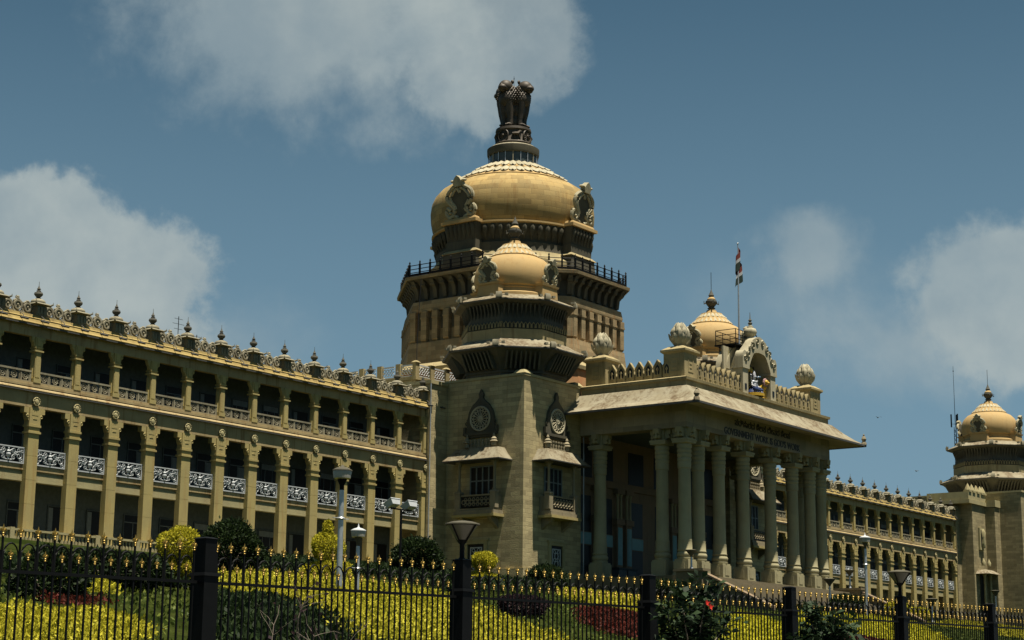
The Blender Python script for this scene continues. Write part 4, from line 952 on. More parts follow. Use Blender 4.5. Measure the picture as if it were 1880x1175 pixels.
b = MB(); b.lathe([(2.2, .04), (2.25, .2), (2.05, .4), (1.98, 1.6), (2.15, 1.8), (2.1, 2.1), (1.9, 2.15)], 36)
for q in range(4):
    b.T = Matrix.Rotation(q*PI/2, 4, 'Z')
    for s_ in (-1,):
        b.torus((2.02, 0, 1.0), .70, .09, 20, 5, axis='x'); b.sph((2.1, 0, 1.0), (.14, .16, .16), 8, 6)
        for i in range(12): a = 2*PI*i/12; b.tube([(2.05, .12*math.cos(a), 1.0+.12*math.sin(a)), (2.0, .66*math.cos(a), 1.0+.66*math.sin(a))], .04, 4)
    b.T = Matrix.Rotation(q*PI/2+PI/4, 4, 'Z')                                        # a running horse between the wheels
    b.tube([(2.04, -.45, 1.1), (2.12, -.1, 1.12), (2.12, .25, 1.15), (2.05, .5, 1.45), (2.03, .66, 1.4)], [.16, .2, .2, .13, .08], 7)
    for yy, dy in ((-.4, -.2), (-.25, .1), (.2, -.12), (.35, .2)): b.tube([(2.08, yy, 1.0), (2.06, yy+dy*.5, .75), (2.02, yy+dy, .5)], [.09, .06, .05], 5)
b.build('abacus_drum', 'bronze', lion)
b = MB(); b.tube([(0, 0, 7.3), (0, 0, 8.9)], .025, 5); b.sph((0, 0, 8.6), .07, 6, 5); b.build('lightning_rod', 'iron', lion)

# deity figure in the niche
idol = tag(empty('painted_statue', (-.35, YF+.72, 20.02)), 'painted statue of a seated silver figure in a dark blue robe inside the roof niche', 'statue')
b = MB()
b.sph((0, 0, 1.15), (.34, .26, .5), 12, 10); b.sph((0, 0, 1.55), (.44, .24, .2), 12, 8); b.tube([(0, 0, 1.6), (0, -.02, 1.9)], [.13, .12], 8); b.sph((0, -.04, 2.1), (.2, .21, .26), 12, 10); b.sph((0, -.24, 2.08), (.04, .05, .06), 6, 5)
b.tube([(0, 0, 2.25), (0, 0, 2.55), (0, 0, 2.8)], [.22, .18, .05], 10)
for s_ in (-1, 1):
    b.tube([(s_*.4, 0, 1.55), (s_*.62, -.1, 1.15), (s_*.5, -.42, .98)], [.13, .1, .08], 7); b.sph((s_*.5, -.46, .98), (.08, .1, .07), 6, 5)
    b.tube([(s_*.4, .05, 1.6), (s_*.75, .0, 1.75), (s_*.8, -.1, 2.15)], [.12, .09, .07], 7); b.sph((s_*.8, -.1, 2.2), .08, 6, 5); b.sph((s_*.09, -.2, 2.15), .03, 5, 4)
b.build('body', 'silver', idol)
b = MB(); b.lathe([(.95, .32), (.9, .5), (.6, .75), (.38, 1.0), (.36, 1.1)], 18)
for s_ in (-1, 1): b.tube([(s_*.25, -.1, .85), (s_*.7, -.55, .65), (s_*.15, -.85, .5)], [.26, .24, .16], 9)
for i in range(12): a = -PI*i/11; b.tube([(.7*math.cos(a), .6*math.sin(a), .75), (.98*math.cos(a), .95*math.sin(a), .32)], [.04, .09], 5)
b.build('robe', 'navy', idol)
b = MB(); b.lathe([(1.1, .0), (1.1, .28), (.95, .32)], 20); b.build('base', 'yellow', idol); b = MB()
for i in range(14): a = PI*i/13; b.sph((1.0*math.cos(a), .45, 1.9+1.05*math.sin(a)), (.26, .12, .26), 8, 6)
b.build('halo', 'yellow', idol)
beast = tag(empty('painted_animal_statue', (1.5, YF+.95, 20.02)), 'bright yellow animal figure beside the silver statue in the niche', 'statue')
b = MB(); b.tube([(-.3, .7, 1.0), (0, .3, 1.15), (.1, -.2, 1.1), (.1, -.45, 1.4)], [.36, .42, .40, .3], 10)
for x, y in ((-.35, .75), (.15, .7), (-.12, -.3), (.35, -.3)): b.tube([(x, y, .9), (x+.02, y-.04, .45), (x, y-.02, .08)], [.18, .11, .1], 7); b.sph((x, y-.1, .07), (.12, .17, .07), 7, 5)
b.sph((.12, -.6, 1.75), (.28, .3, .28), 10, 8); b.sph((.12, -.88, 1.66), (.16, .18, .13), 8, 6)
for s_ in (-1, 1): b.sph((.12+s_*.2, -.5, 2.02), (.07, .05, .1), 6, 5)
b.tube([(-.35, 1.0, 1.1), (-.5, 1.2, 1.5), (-.4, 1.15, 1.9)], [.06, .05, .08], 5)
b.build('body', 'yellow', beast)
b = MB()
for i in range(12): a = 2*PI*i/12; b.sph((.12+.32*math.cos(a), -.5, 1.72+.34*math.sin(a)), (.15, .14, .15), 7, 5)
b.build('mane', 'pink', beast)

# roof platform, flagpole, flag
plat = tag(empty('roof_platform', (.1, -20.0, 19.82)), 'dark steel inspection platform with railings on the porch roof', 'platform')
b = MB(); b.box(-2.4, 2.4, -1.3, 1.3, 5.6, 5.75)
b.build('deck', 'iron', plat); b = MB()
for x in (-2.3, 2.3):
    for y in (-1.2, 1.2): b.tube([(x, y, 5.75), (x, y, 7.3)], .05, 5)
for z in (6.25, 6.75, 7.3):
    b.tube([(-2.3, -1.2, z), (2.3, -1.2, z), (2.3, 1.2, z), (-2.3, 1.2, z), (-2.3, -1.2, z)], .04, 4, False)
for x in (-.8, .8): b.tube([(x, -1.2, 5.75), (x, -1.2, 7.3)], .04, 4); b.tube([(x, 1.2, 5.75), (x, 1.2, 7.3)], .04, 4)
b.build('railing', 'iron', plat); b = MB()
for x in (-1.8, 1.8):
    for y in (-1.0, 1.0): b.tube([(x, y, 0.02), (x, y, 5.6)], .07, 5)
b.tube([(-1.8, -1, 2.5), (1.8, -1, 5.4)], .04, 4); b.tube([(1.8, -1, 2.5), (-1.8, -1, 5.4)], .04, 4)
b.build('legs', 'iron', plat)
pole = tag(empty('flagpole', (.75, -20.0, 25.58)), 'tall thin silver flagpole rising from the roof platform', 'flagpole')
b = MB(); b.tube([(0, 0, 0), (0, 0, 5), (0, 0, 11.5)], [.11, .09, .05], 8); b.sph((0, 0, 11.55), .1, 8, 6); b.build('shaft', 'steel', pole)
def flag():
    b = MB(); nu, nv = 22, 30; W = 3.3; H = 2.2
    # flag hangs limp: folded along its length; the fly droops below the hoist
    vs = []
    for i in range(nu+1):
        u = i/nu
        for j in range(nv+1):
            v = j/nv
            x = .06+.46*math.sin(u*10.5+v*.8)*min(1, u*2+.1)*(.6+.4*v)+.10*u; y = .26*math.cos(u*11.3+v*1.1)*min(1, u*3)
            z = -H*v*(1-.10*u)-2.75*u**1.15
            vs.append((x, y, z))
    for i in range(nu):
        for j in range(nv):
            b.m = 0 if j < nv*.32 else (1 if j < nv*.52 else 2)
            o = (i*(nv+1)+j, (i+1)*(nv+1)+j, (i+1)*(nv+1)+j+1, i*(nv+1)+j+1)
            b.f.append(o); b.mi.append(b.m); b.sm.append(True)
    b.v = vs
    return b
fl = flag().build('flag', ['saffron', 'fwhite', 'fgreen'], None, (.8, -20.0, 36.95))
tag(fl, 'limp saffron white and green striped flag drooping down its pole', 'flag')

# masts, antennas, cable
def mast(x, y, z, h, lab):
    o = tag(empty('radio_mast', (x, y, z)), lab, 'antenna mast')
    b = MB(); w = .32
    for i in range(3): a = 2*PI*i/3; b.tube([(w*math.cos(a), w*math.sin(a), 0), (w*.7*math.cos(a), w*.7*math.sin(a), h*.62)], .06, 4)
    for k in range(int(h*.62/.8)):
        for i in range(3): a = 2*PI*i/3; a2 = 2*PI*(i+1)/3; f = 1-.3*k*.8/(h*.62); b.tube([(w*f*math.cos(a), w*f*math.sin(a), k*.8), (w*f*math.cos(a2), w*f*math.sin(a2), k*.8+.8)], .035, 4)
    b.build('lattice', 'iron', o)
    b = MB(); b.tube([(0, 0, h*.62), (0, 0, h)], [.06, .03], 5); b.sph((0, 0, h*.97), .12, 6, 5)
    for a in (0, 2.1, 4.2): b.tube([(0, 0, h*.64), (.7*math.cos(a), .7*math.sin(a), h*.64), (.7*math.cos(a), .7*math.sin(a), h*.68)], .05, 4); b.box(.7*math.cos(a)-.1, .7*math.cos(a)+.1, .7*math.sin(a)-.1, .7*math.sin(a)+.1, h*.62, h*.7)
    b.build('aerials', 'iron', o)
mast(148.4, 16.5, 19.9, 30.2, 'thin dark lattice radio mast behind the right wing beside the far dome')
def small_aerial(x, y, z, h, lab):
    b = MB(); b.tube([(0, 0, 0), (0, 0, h)], .035, 5)
    for k, w in ((.95, .5), (.85, .7), (.75, .5)): b.tube([(-w, 0, h*k), (w, 0, h*k)], .02, 4)
    tag(b.build('roof_aerial', 'iron', None, (x, y, z)), lab, 'aerial')
small_aerial(-55.5, 6, 17.5, 4.6, 'thin television aerial on the left wing roof'); small_aerial(-53.2, 6, 17.5, 3.3, 'short bare rod aerial next to the television aerial on the left wing roof')
b = MB()
for x in (-.5, .5): b.tube([(x, 0, 0), (x, 0, 3.2)], .05, 4); b.box(x-.15, x+.15, -.25, .1, 1.9, 3.3)
b.tube([(-.5, 0, 1.2), (.5, 0, 1.2)], .04, 4); b.tube([(-.5, 0, 2.4), (.5, 0, 2.4)], .04, 4)
tag(b.build('cellular_antenna', 'iron', None, (63.8, 6, 17.5)), 'boxy grey panel antennas on a frame on the right wing roof', 'antenna')
b = MB(); pts = [(-13.7, 12.2, 34.6), (-14.2, 12.0, 31), (-14.9, 11.6, 27), (-15.6, 11.0, 23), (-16.0, 10.6, 20.97)]
b.tube(pts, .045, 5); tag(b.build('hanging_cable', 'iron'), 'thin black cable hanging from the great dome platform to the roof', 'cable')

# ================================================================== STREET FENCE
FA = Vector((-149.427, -95.764, -9.183)); FTH = .0067; FSP = 5.0; FSL = .0793
def fpt(k, dz=0.): return (FA.x+k*FSP*math.cos(FTH), FA.y+k*FSP*math.sin(FTH), FA.z+k*FSL+dz)
b = MB(); b.T = Matrix.Translation((FA.x, FA.y, FA.z)) @ Matrix.Rotation(FTH, 4, 'Z')
sl = FSL/FSP
b._add([(-60, -.2, -3.6-60*sl), (70, -.2, -3.6+70*sl), (70, .2, -3.6+70*sl), (-60, .2, -3.6-60*sl), (-60, -.2, -2.75-60*sl), (70, -.2, -2.75+70*sl), (70, .2, -2.75+70*sl), (-60, .2, -2.75-60*sl)],
       [(0, 3, 2, 1), (4, 5, 6, 7), (0, 1, 5, 4), (1, 2, 6, 5), (2, 3, 7, 6), (3, 0, 4, 7)])
tag(b.build('plinth_wall', 'paving'), 'low stone plinth wall carrying the black iron fence', 'wall')
def fleur(s=1.0):
    b = MB(); T = Matrix.Scale(s, 4); b.T = T
    b.lathe([(.012, -.005), (.020, .008), (.012, .02), (.022, .03), (.014, .04)], 8)
    b._add([(0, 0, .135), (-.016, 0, .085), (0, -.008, .08), (.016, 0, .085), (0, .008, .08), (-.007, 0, .04), (.007, 0, .04), (0, -.006, .04), (0, .006, .04)],
           [(0, 1, 2), (0, 2, 3), (0, 3, 4), (0, 4, 1), (1, 5, 7, 2), (2, 7, 6, 3), (3, 6, 8, 4), (4, 8, 5, 1)])
    for q in (-1, 1): b.tube([(q*.004, 0, .042), (q*.014, 0, .065), (q*.026, 0, .082), (q*.037, 0, .074), (q*.036, 0, .058), (q*.030, 0, .056)], [.008, .009, .009, .009, .009, .007], 5)
    b.box(-.02, .02, -.011, .011, .044, .054)
    return b
NT = 20; SPC = (FSP-.26)/(NT+.5)
def fence_frame():
    b = MB(); x0 = .13
    for i in range(2*NT+1):
        x = x0+SPC*(i*.5+.25); tall = i % 2 == 0; zt = -.145 if tall else -.385
        w = .0095 if tall else .008
        b.box(x-w, x+w, -w, w, -2.76+x*sl, zt+x*sl)
        if tall and i+2 <= 2*NT:
            pts = []
            for k in range(9): a = PI*k/8; pts.append((x+SPC*.5-SPC*.43*math.cos(a), 0, -.36+x*sl+.15*math.sin(a)))
            pts = [(pts[0][0], 0, -.52+x*sl)]+pts+[(pts[-1][0], 0, -.52+x*sl)]; b.tube(pts, .011, 4, False)
    for z in (-.53, -2.45): b._add([(0, -.016, z), (FSP, -.016, z+FSL), (FSP, .016, z+FSL), (0, .016, z), (0, -.016, z+.035), (FSP, -.016, z+.035+FSL), (FSP, .016, z+.035+FSL), (0, .016, z+.035)],
                                  [(0, 3, 2, 1), (4, 5, 6, 7), (0, 1, 5, 4), (1, 2, 6, 5), (2, 3, 7, 6), (3, 0, 4, 7)])
    return b
PANEL_LAB = {-2: 'black iron fence panel with gold finials at the far left edge, cut by the frame', -1: 'black iron fence panel with gold finials before the dark glossy shrub at the left', 0: 'black iron fence panel with gold finials before the big yellow hedge, behind the dry twigs',
             1: 'black iron fence panel with gold finials just right of the nearest cone lamp post', 2: 'black iron fence panel with gold finials half hidden by the broad-leaved flowering shrub', 3: 'black iron fence panel with gold finials above the low dark shrub at the right',
             4: 'black iron fence panel with gold finials right of the farther cone lamp post', 5: 'black iron fence panel with gold finials at the far right edge'}
fp0 = None
for k in range(-1, 7):
    if fp0 is None:
        fp0 = empty('iron_fence', fpt(k), FTH); fence_frame().build('bars', 'iron', fp0)
        tall0 = low0 = None
        for i in range(2*NT+1):
            x = .13+SPC*(i*.5+.25); tall = i % 2 == 0
            z = (-.145 if tall else -.385)+x*sl
            if tall:
                if tall0 is None: tall0 = fleur(.98).build('gold_finial', 'gold', fp0, (x, 0, z))
                else: dup(tall0, fp0, (x, 0, z))
            else:
                if low0 is None: low0 = fleur(.84).build('gold_finial', 'gold', fp0, (x, 0, z))
                else: dup(low0, fp0, (x, 0, z))
        p = fp0
    else: p = dup_tree(fp0, fpt(k))
    tag(p, PANEL_LAB.get(k, 'black iron fence panel with gold finials beyond the right edge'), 'fence', 'iron fence panels between the black posts')
def fence_post():
    b = MB(); b.frus(0, 0, -2.80, -.42, .115, .115, .115, .115); b.box(-.095, .095, -.095, .095, -.42, .0); b.frus(0, 0, -.44, -.40, .135, .135, .125, .125); b.frus(0, 0, 0, .02, .11, .11, .06, .06)
    b.box(-.13, .13, -.13, .13, -2.95, -2.75)
    return b
POST_LAB = {0: 'square black fence post without a lamp, nearest one, by the dry twigs', 1: 'square black fence post carrying the nearest cone lamp', 2: 'square black fence post without a lamp, beside the flowering shrub', 3: 'square black fence post without a lamp, behind the low dark shrub at the right',
            4: 'square black fence post carrying the farther cone lamp', 5: 'square black fence post without a lamp, in front of the far right pavilion'}
pp = None
for k in range(-1, 8):
    if pp is None: pp = fence_post().build('fence_post', 'iron', None, fpt(k), FTH); p = pp
    else: p = dup(pp, None, fpt(k))
    tag(p, POST_LAB.get(k, 'square black fence post outside the frame'), 'fence post', 'square posts of the street fence')
def cone_lamp():
    o = empty('post_lamp', (0, 0, 0))
    b = MB(); b.lathe([(.05, .018), (.045, .03), (.036, .04), (.034, .22), (.05, .25)], 12)
    for i in range(4): a = PI/4*0+i*PI/2; b.tube([(.05*math.cos(a), .05*math.sin(a), .24), (.245*math.cos(a), .245*math.sin(a), .50)], .012, 5)
    b.lathe([(.05, .24), (.075, .28), (.07, .285)], 14); b.build('stem', 'iron', o)
    b = MB(); b.lathe([(.068, .283), (.22, .485), (.215, .49)], 24); b.build('diffuser', 'conedif', o)
    b = MB(); b.lathe([(.235, .49), (.25, .50), (.245, .515), (.16, .54), (.06, .555), (0, .558)], 24); b.build('cap', 'dark', o)
    return o
cl0 = cone_lamp(); cl0.location = fpt(1, .0); tag(cl0, 'black inverted cone lamp on the nearest lamp-bearing fence post', 'lamp', 'cone lamps on fence posts')
cl1 = dup_tree(cl0, fpt(4)); tag(cl1, 'black inverted cone lamp on the farther fence post before the right wing', 'lamp', 'cone lamps on fence posts')

# ---------------------------------------------------------------- garden lamps
def drum_lamp(x, y, ztop, sc, white, label):
    zb = gz(x, y); o = tag(empty('garden_lamp_post', (x, y, zb)), label, 'lamp post'); h = ztop-zb
    b = MB(); b.tube([(0, 0, -.1), (0, 0, h-1.05*sc)], [.14*sc, .10*sc], 10); b.lathe([(.16*sc, h-2.3*sc), (.2*sc, h-2.25*sc), (.16*sc, h-2.2*sc)], 10); b.tube([(-.5*sc, 0, h-2.25*sc), (.5*sc, 0, h-2.25*sc)], .02, 4); b.build('pole', 'steel', o)
    b = MB(); b.lathe([(.10*sc, h-1.05*sc), (.10*sc, h-.85*sc), (.22*sc, h-.6*sc), (.2*sc, h-.57*sc)], 12); b.build('bracket', 'iron' if not white else 'dark', o)
    b = MB(); b.lathe([(.25*sc, h-.58*sc), (.36*sc, h-.55*sc), (.40*sc, h-.3*sc), (.39*sc, h-.22*sc)], 20); b.build('lamp_cover', 'lampglass', o)
    b = MB(); b.lathe([(.43*sc, h-.23*sc), (.42*sc, h-.19*sc), (.25*sc, h-.10*sc), (.10*sc, h-.06*sc), (.05*sc, h), (0, h+(.22 if white else .04)*sc)], 20); b.build('hood', 'white' if white else 'dark', o)
drum_lamp(-107.7, -60.7, -1.45, 1.0, False, 'tall grey lamp post with a drum lantern and dark hood before the left wing')
drum_lamp(-106.9, -61.0, -4.0, .78, True, 'short grey lamp post with a white pointed hood before the left wing')
drum_lamp(-7.0, -37.5, 4.4, 1.25, True, 'tall lamp post with a pale hood in front of the right wing')
def flood_pole():
    x, y = -100.5, -58.0; zb = gz(x, y); o = tag(empty('floodlight_pole', (x, y, zb)), 'slim dark pole with two white floodlights on a crossbar by the left tower', 'floodlight pole'); h = -2.55-zb
    b = MB(); b.tube([(0, 0, -.1), (0, 0, h)], .06, 7); b.tube([(-.75, 0, h), (.75, 0, h)], .04, 5); b.build('pole', 'iron', o)
    for q in (-1, 1):
        b = MB(); b.T = Matrix.Translation((q*.62, 0, h+.2)) @ Matrix.Rotation(R(-30), 4, 'X'); b.frus(0, 0, -.12, .12, .26, .2, .33, .26); b.box(-.35, .35, -.28, .28, .12, .16); b.build('floodlight', 'white', o)
flood_pole()
def cone_post(x, y, z0, ztop, label, sc=1.):
    o = tag(empty('cone_lamp_post', (x, y, z0)), label, 'lamp post', 'small cone lamps about the portico steps'); h = ztop-z0
    b = MB(); b.lathe([(.2, 0), (.16, .15), (.1, .25), (.09, h-.75*sc)], 10); b.build('pole', 'steel', o)
    b = MB(); b.lathe([(.1, h-.76*sc), (.16*sc, h-.6*sc), (.62*sc, h-.05*sc), (.66*sc, h), (.4*sc, h+.06), (0, h+.1)], 16); b.build('lamp_head', 'dark', o)
cone_post(-17, -24.3, .98, 2.75, 'small cone lamp on the stair pier left of the portico columns', .85); cone_post(17, -24.3, .98, 2.95, 'small cone lamp on the stair pier right of the portico columns', .85)
cone_post(1.5, -29.5, -1.9, .95, 'small cone lamp standing before the middle portico columns', .95); cone_post(17.6, -33.5, -2.8, -.35, 'small cone lamp low behind the fence at the foot of the right stair'); cone_post(86, -14, -.3, 4.6, 'small cone lamp at the far end of the right wing')

# ================================================================== PLANTING
def quads(name, P, mat, rnd, parent=None):
    """P: (n,4,3) leaf quads"""
    n = len(P); me = bpy.data.meshes.new(name); me.vertices.add(n*4); me.vertices.foreach_set('co', P.reshape(-1).astype(np.float32))
    me.loops.add(n*4); me.loops.foreach_set('vertex_index', np.arange(n*4, dtype=np.int32)); me.polygons.add(n)
    me.polygons.foreach_set('loop_start', np.arange(0, n*4, 4, dtype=np.int32)); me.materials.append(M[mat])
    at = me.attributes.new('rnd', 'FLOAT', 'FACE'); at.data.foreach_set('value', rnd.astype(np.float32)); me.update(); me.validate()
    return link(name, me, parent)
def leaves(C, Nrm, size, aspect=.45, spread=.9):
    n = len(C); d = Nrm+rng.normal(0, spread, (n, 3)); d /= np.linalg.norm(d, axis=1)[:, None]+1e-9
    r = rng.normal(0, 1, (n, 3)); s = np.cross(d, r); s /= np.linalg.norm(s, axis=1)[:, None]+1e-9
    L = size*(0.6+.8*rng.random(n))[:, None]
    a = C; t = C+d*L; m = C+d*L*.45
    return np.stack([a, m+s*L*aspect*.5, t, m-s*L*aspect*.5], 1)
def bush(name, label, cat, x, y, rx, ry, h, mat, n, size, group=None, lumps=13, tiers=None, z0=None, aspect=.5, box=0.):
    zb = gz(x, y) if z0 is None else z0
    o = tag(empty(name, (x, y, zb)), label, cat, group)
    Cs, Ns = [], []
    T = tiers or [(0, h, 1.0)]
    for (za, zc, w) in T:
        k = int(n*w/sum(t[2] for t in T))
        u = rng.normal(0, 1, (k, 3)); u /= np.linalg.norm(u, axis=1)[:, None]
        ph = rng.random((lumps, 3))*2-1; ph /= np.linalg.norm(ph, axis=1)[:, None]
        bump = (np.clip(u@ph.T, 0, 1)**6).sum(1)
        rad = (.76+.24*bump.clip(0, 1.2))*(1-rng.random(k)**2*.30); rad = np.where(rng.random(k) < .07, rad*(1.0+.16*rng.random(k)), rad)
        if box: u = u/np.power((np.abs(u)**box).sum(1), 1/box)[:, None]
        c = np.stack([u[:, 0]*rad*rx*w, u[:, 1]*rad*ry*w, za+(zc-za)*(.5+.5*u[:, 2]*rad)], 1)
        Cs.append(c); Ns.append(u*np.array([1, 1, 1])+np.array([0, 0, .35]))
    C_ = np.concatenate(Cs); N_ = np.concatenate(Ns)
    quads('foliage', leaves(C_, N_, size, aspect), mat, rng.random(len(C_)), o)
    b = MB(); b.tube([(0, 0, -.2), (0, 0, h*.5)], [.12, .07], 6)
    for i in range(5): a = 1.3*i; b.tube([(0, 0, h*.2), (rx*.5*math.cos(a), ry*.5*math.sin(a), h*.6)], [.06, .02], 5)
    for i in range(14): a = 2.4*i; e = .3+.08*(i % 7); b.tube([(0, 0, h*.1), (rx*.6*math.cos(a), ry*.6*math.sin(a), h*e*.8), (rx*.85*math.cos(a), ry*.85*math.sin(a), h*e)], [.03, .02, .006], 4)
    b.build('stem', 'twig' if mat != 'lfdark' else 'twig', o)
    return o
bush('round_shrub', 'large dark green clipped ball shrub right behind the nearest lampless post', 'shrub', -102.6, -49.3, 1.5, 1.5, 2.7, 'lfdark', 12000, .16)
bush('golden_shrub', 'golden domed shrub just left of the nearest lampless post', 'shrub', -116.7, -60.5, .85, .85, 2.3, 'lfyel', 12000, .10, tiers=[(0, 1.3, 1.1), (.9, 2.3, .9)])
bush('golden_shrub', 'golden tiered cypress with a pointed tip beside the tall grey lamp post', 'shrub', -92.7, -46.4, 1.1, 1.1, 3.3, 'lfyel', 14000, .12, tiers=[(0, 1.25, 1.3), (1.1, 2.65, .85), (2.3, 3.3, .22)])
bush('round_shrub', 'widest dark green ball shrub at the foot of the left tower', 'shrub', -78.5, -41., 1.6, 1.6, 2.6, 'lfdark', 12000, .17)
bush('golden_shrub', 'small golden two-tier shrub right of the nearest cone lamp', 'shrub', -76.4, -44.6, .95, .95, 2.3, 'lfyel', 12000, .12, tiers=[(0, 1.15, 1.2), (1.0, 2.25, .85)])
bush('round_shrub', 'neat dark green dome shrub below the ground window of the left tower', 'shrub', -58.9, -37.1, 1.75, 1.6, 2.0, 'lfdark', 9000, .17, lumps=4, box=3.)
bush('round_shrub', 'large dark glossy shrub behind the leftmost fence panels', 'shrub', -132.6, -72.3, 1.15, 1.15, 2.0, 'lfdark', 12000, .13, z0=-9.2)
bush('round_shrub', 'dark green hedge clump left of the golden domed shrub', 'shrub', -122.0, -63.0, 2.2, 1.2, 1.3, 'lfdark', 8000, .16)
bush('round_shrub', 'rounded green shrub between the stair pier and the middle columns', 'shrub', -.5, -32.5, 2.6, 1.5, 1.7, 'lfdark', 6000, .2, z0=-2.5)
bush('golden_shrub', 'low golden shrub behind the lampless post right of the middle columns', 'shrub', 7.5, -34, 1.2, 1.2, 1.6, 'lfyel', 4000, .2, z0=-2.7)
bush('golden_shrub', 'golden shrub under the right stair rail', 'shrub', 29, -27, 1.6, 1.6, 2.1, 'lfyel', 4000, .22)
bush('round_shrub', 'dark green shrub at the foot of the portico corner pier', 'shrub', -27, -27.5, 2.2, 1.6, 2.0, 'lfdark', 6000, .2)
bush('round_shrub', 'small dark plum shrub in the middle of the lawn right of the nearest cone lamp', 'shrub', -99.5, -64.3, 1.5, 1.0, .95, 'lfplum', 6000, .13)

# ground beds: polygons on the hill filled with upright leafy shoots
def inpoly(px, py, poly):
    n = len(poly); c = np.zeros(len(px), bool); j = n-1
    for i in range(n):
        xi, yi = poly[i]; xj, yj = poly[j]; m = ((yi > py) != (yj > py)); k = (xj-xi)*(py-yi)/(yj-yi+1e-12)+xi
        c ^= m & (px < k); j = i
    return c
def bed(name, label, cat, poly, mat, dens, size, h, kind=None, group=None, spread=.7):
    P = np.array(poly); x0, y0 = P.min(0); x1, y1 = P.max(0)
    area = .5*abs(sum(P[i, 0]*P[i-1, 1]-P[i-1, 0]*P[i, 1] for i in range(len(P))))
    n = int(min(dens*(x1-x0)*(y1-y0), 160000)); px = x0+(x1-x0)*rng.random(n); py = y0+(y1-y0)*rng.random(n)
    jx = px+rng.normal(0, .25, n); jy = py+rng.normal(0, .25, n); k = inpoly(jx, jy, poly); px, py = px[k], py[k]
    hz_ = np.array([gz(a, c) for a, c in zip(px, py)]); hh = h*(.25+.75*rng.random(len(px))**.6)*(.8+.35*np.sin(px*2.1+py*1.3)*np.sin(py*2.7-px*.6))
    C_ = np.stack([px, py, hz_+hh], 1); Nn = np.tile(np.array([[0, -.1, .9]]), (len(px), 1))
    o = quads(name, leaves(C_, Nn, size, .5, spread), mat, rng.random(len(px))*.75+.25*hh/h)
    tag(o, label, cat, group, kind); return o
bed('hedge_bed', 'broad golden hedge bed sloping down behind the nearest lamp post', 'hedge', [(-111.2, -57.3), (-103.0, -51.6), (-92.7, -47.3), (-93.4, -51.7), (-99.1, -60.0), (-105.8, -67.8), (-112.5, -75.4), (-117.7, -79.0), (-130.2, -81.2), (-123.1, -74.0), (-118.3, -68.1), (-116.6, -64.6), (-118.4, -64.6)], 'lfyel', 420, .12, .55)
bed('hedge_bed', 'golden hedge strip along the bottom left corner', 'hedge', [(-140.0, -78.8), (-137.3, -77.7), (-136.4, -78.0), (-135.0, -78.7), (-138.5, -82.6), (-143.4, -83.4)], 'lfyel', 700, .085, .4)
bed('hedge_bed', 'golden hedge strip behind the red flower bed', 'hedge', [(-58.4, -38.4), (-53.0, -38.1), (-47.3, -37.8), (-82.5, -59.9), (-77.3, -54.5), (-75.7, -50.3)], 'lfyel', 160, .2, .5)
bed('hedge_bed', 'wedge of golden hedge between the two shrubs in front of the fence', 'hedge', [(-102.4, -76.3), (-63.9, -55.2), (-55.0, -50.8), (-59.9, -55.1), (-69.2, -61.7), (-94.3, -74.8)], 'lfgold', 330, .12, .5)
bed('hedge_bed', 'long golden hedge band left of the farther lamp post', 'hedge', [(-12.6, -33.1), (-17.8, -38.2), (12.0, -29.1), (4.3, -36.2), (-33.6, -55.7), (-61.7, -68.9), (-61.4, -65.4), (-56.7, -59.5), (-46.8, -50.7)], 'lfgold', 230, .15, .5)
bed('hedge_bed', 'golden hedge band at the far right behind the fence', 'hedge', [(73.9, -13.5), (76.7, -15.3), (80.1, -24.0), (-11.7, -56.7), (35.4, -31.7), (15.4, -33.7)], 'lfyel', 110, .22, .5)
bed('hedge_bed', 'small golden clump beside the dark glossy shrub at the left', 'hedge', [(-126.1, -65.6), (-123.4, -64.0), (-126.1, -67.4), (-128.8, -68.8)], 'lfyel', 400, .14, .4)
bed('red_bed', 'red flower bed on the lawn left of the flowering shrub', 'flower bed', [(-87.1, -59.2), (-78.5, -54.9), (-82.9, -59.1), (-83.9, -60.8), (-102.7, -72.6), (-102.5, -70.9), (-99.6, -67.7)], 'lfred', 220, .13, .35)
bed('red_bed', 'red flower bed below the golden band left of the farther lamp post', 'flower bed', [(-61.2, -61.7), (-63.9, -66.1), (-82.8, -74.6), (-90.8, -75.9)], 'lfred', 220, .13, .35)
bed('red_bed', 'sparse red flower patch on the lawn at the left', 'flower bed', [(-133.3, -73.4), (-130.0, -71.5), (-132.2, -74.0), (-135.0, -75.5)], 'lfred', 330, .10, .22)
bed('shrub_bed', 'dark shrubby bed below the golden hedge behind the dry twigs', 'shrub bed', [(-119.8, -65.9), (-116.3, -65.1), (-117.9, -68.2), (-123.1, -74.0), (-128.1, -79.3), (-130.9, -81.7), (-136.1, -82.5)], 'lfdark', 160, .17, .5)
bed('shrub_bed', 'dark hedge line along the top of the golden hedge bed', 'shrub bed', [(-95.4, -43.8), (-81.3, -40.6), (-86.7, -50.7), (-70.9, -45.3), (-54.4, -33.7), (-71.6, -39.3), (-66.4, -28.9), (-78.8, -32.0), (-89.1, -37.6)], 'lfdark', 110, .22, .75)
bed('shrub_bed', 'dark hedge line along the crest of the slope before the right wing', 'shrub bed', [(20, -21.5), (98, -21.5), (98, -18.5), (20, -18.5)], 'lfdark', 50, .28, .6)
bed('shrub_bed', 'dark low hedge running behind the leftmost fence panels', 'shrub bed', [(-128.2, -63.6), (-122.5, -61.0), (-118.1, -61.3), (-117.0, -62.5), (-112.7, -58.0), (-115.4, -55.1), (-124.0, -58.1)], 'lfdark', 120, .2, .5)
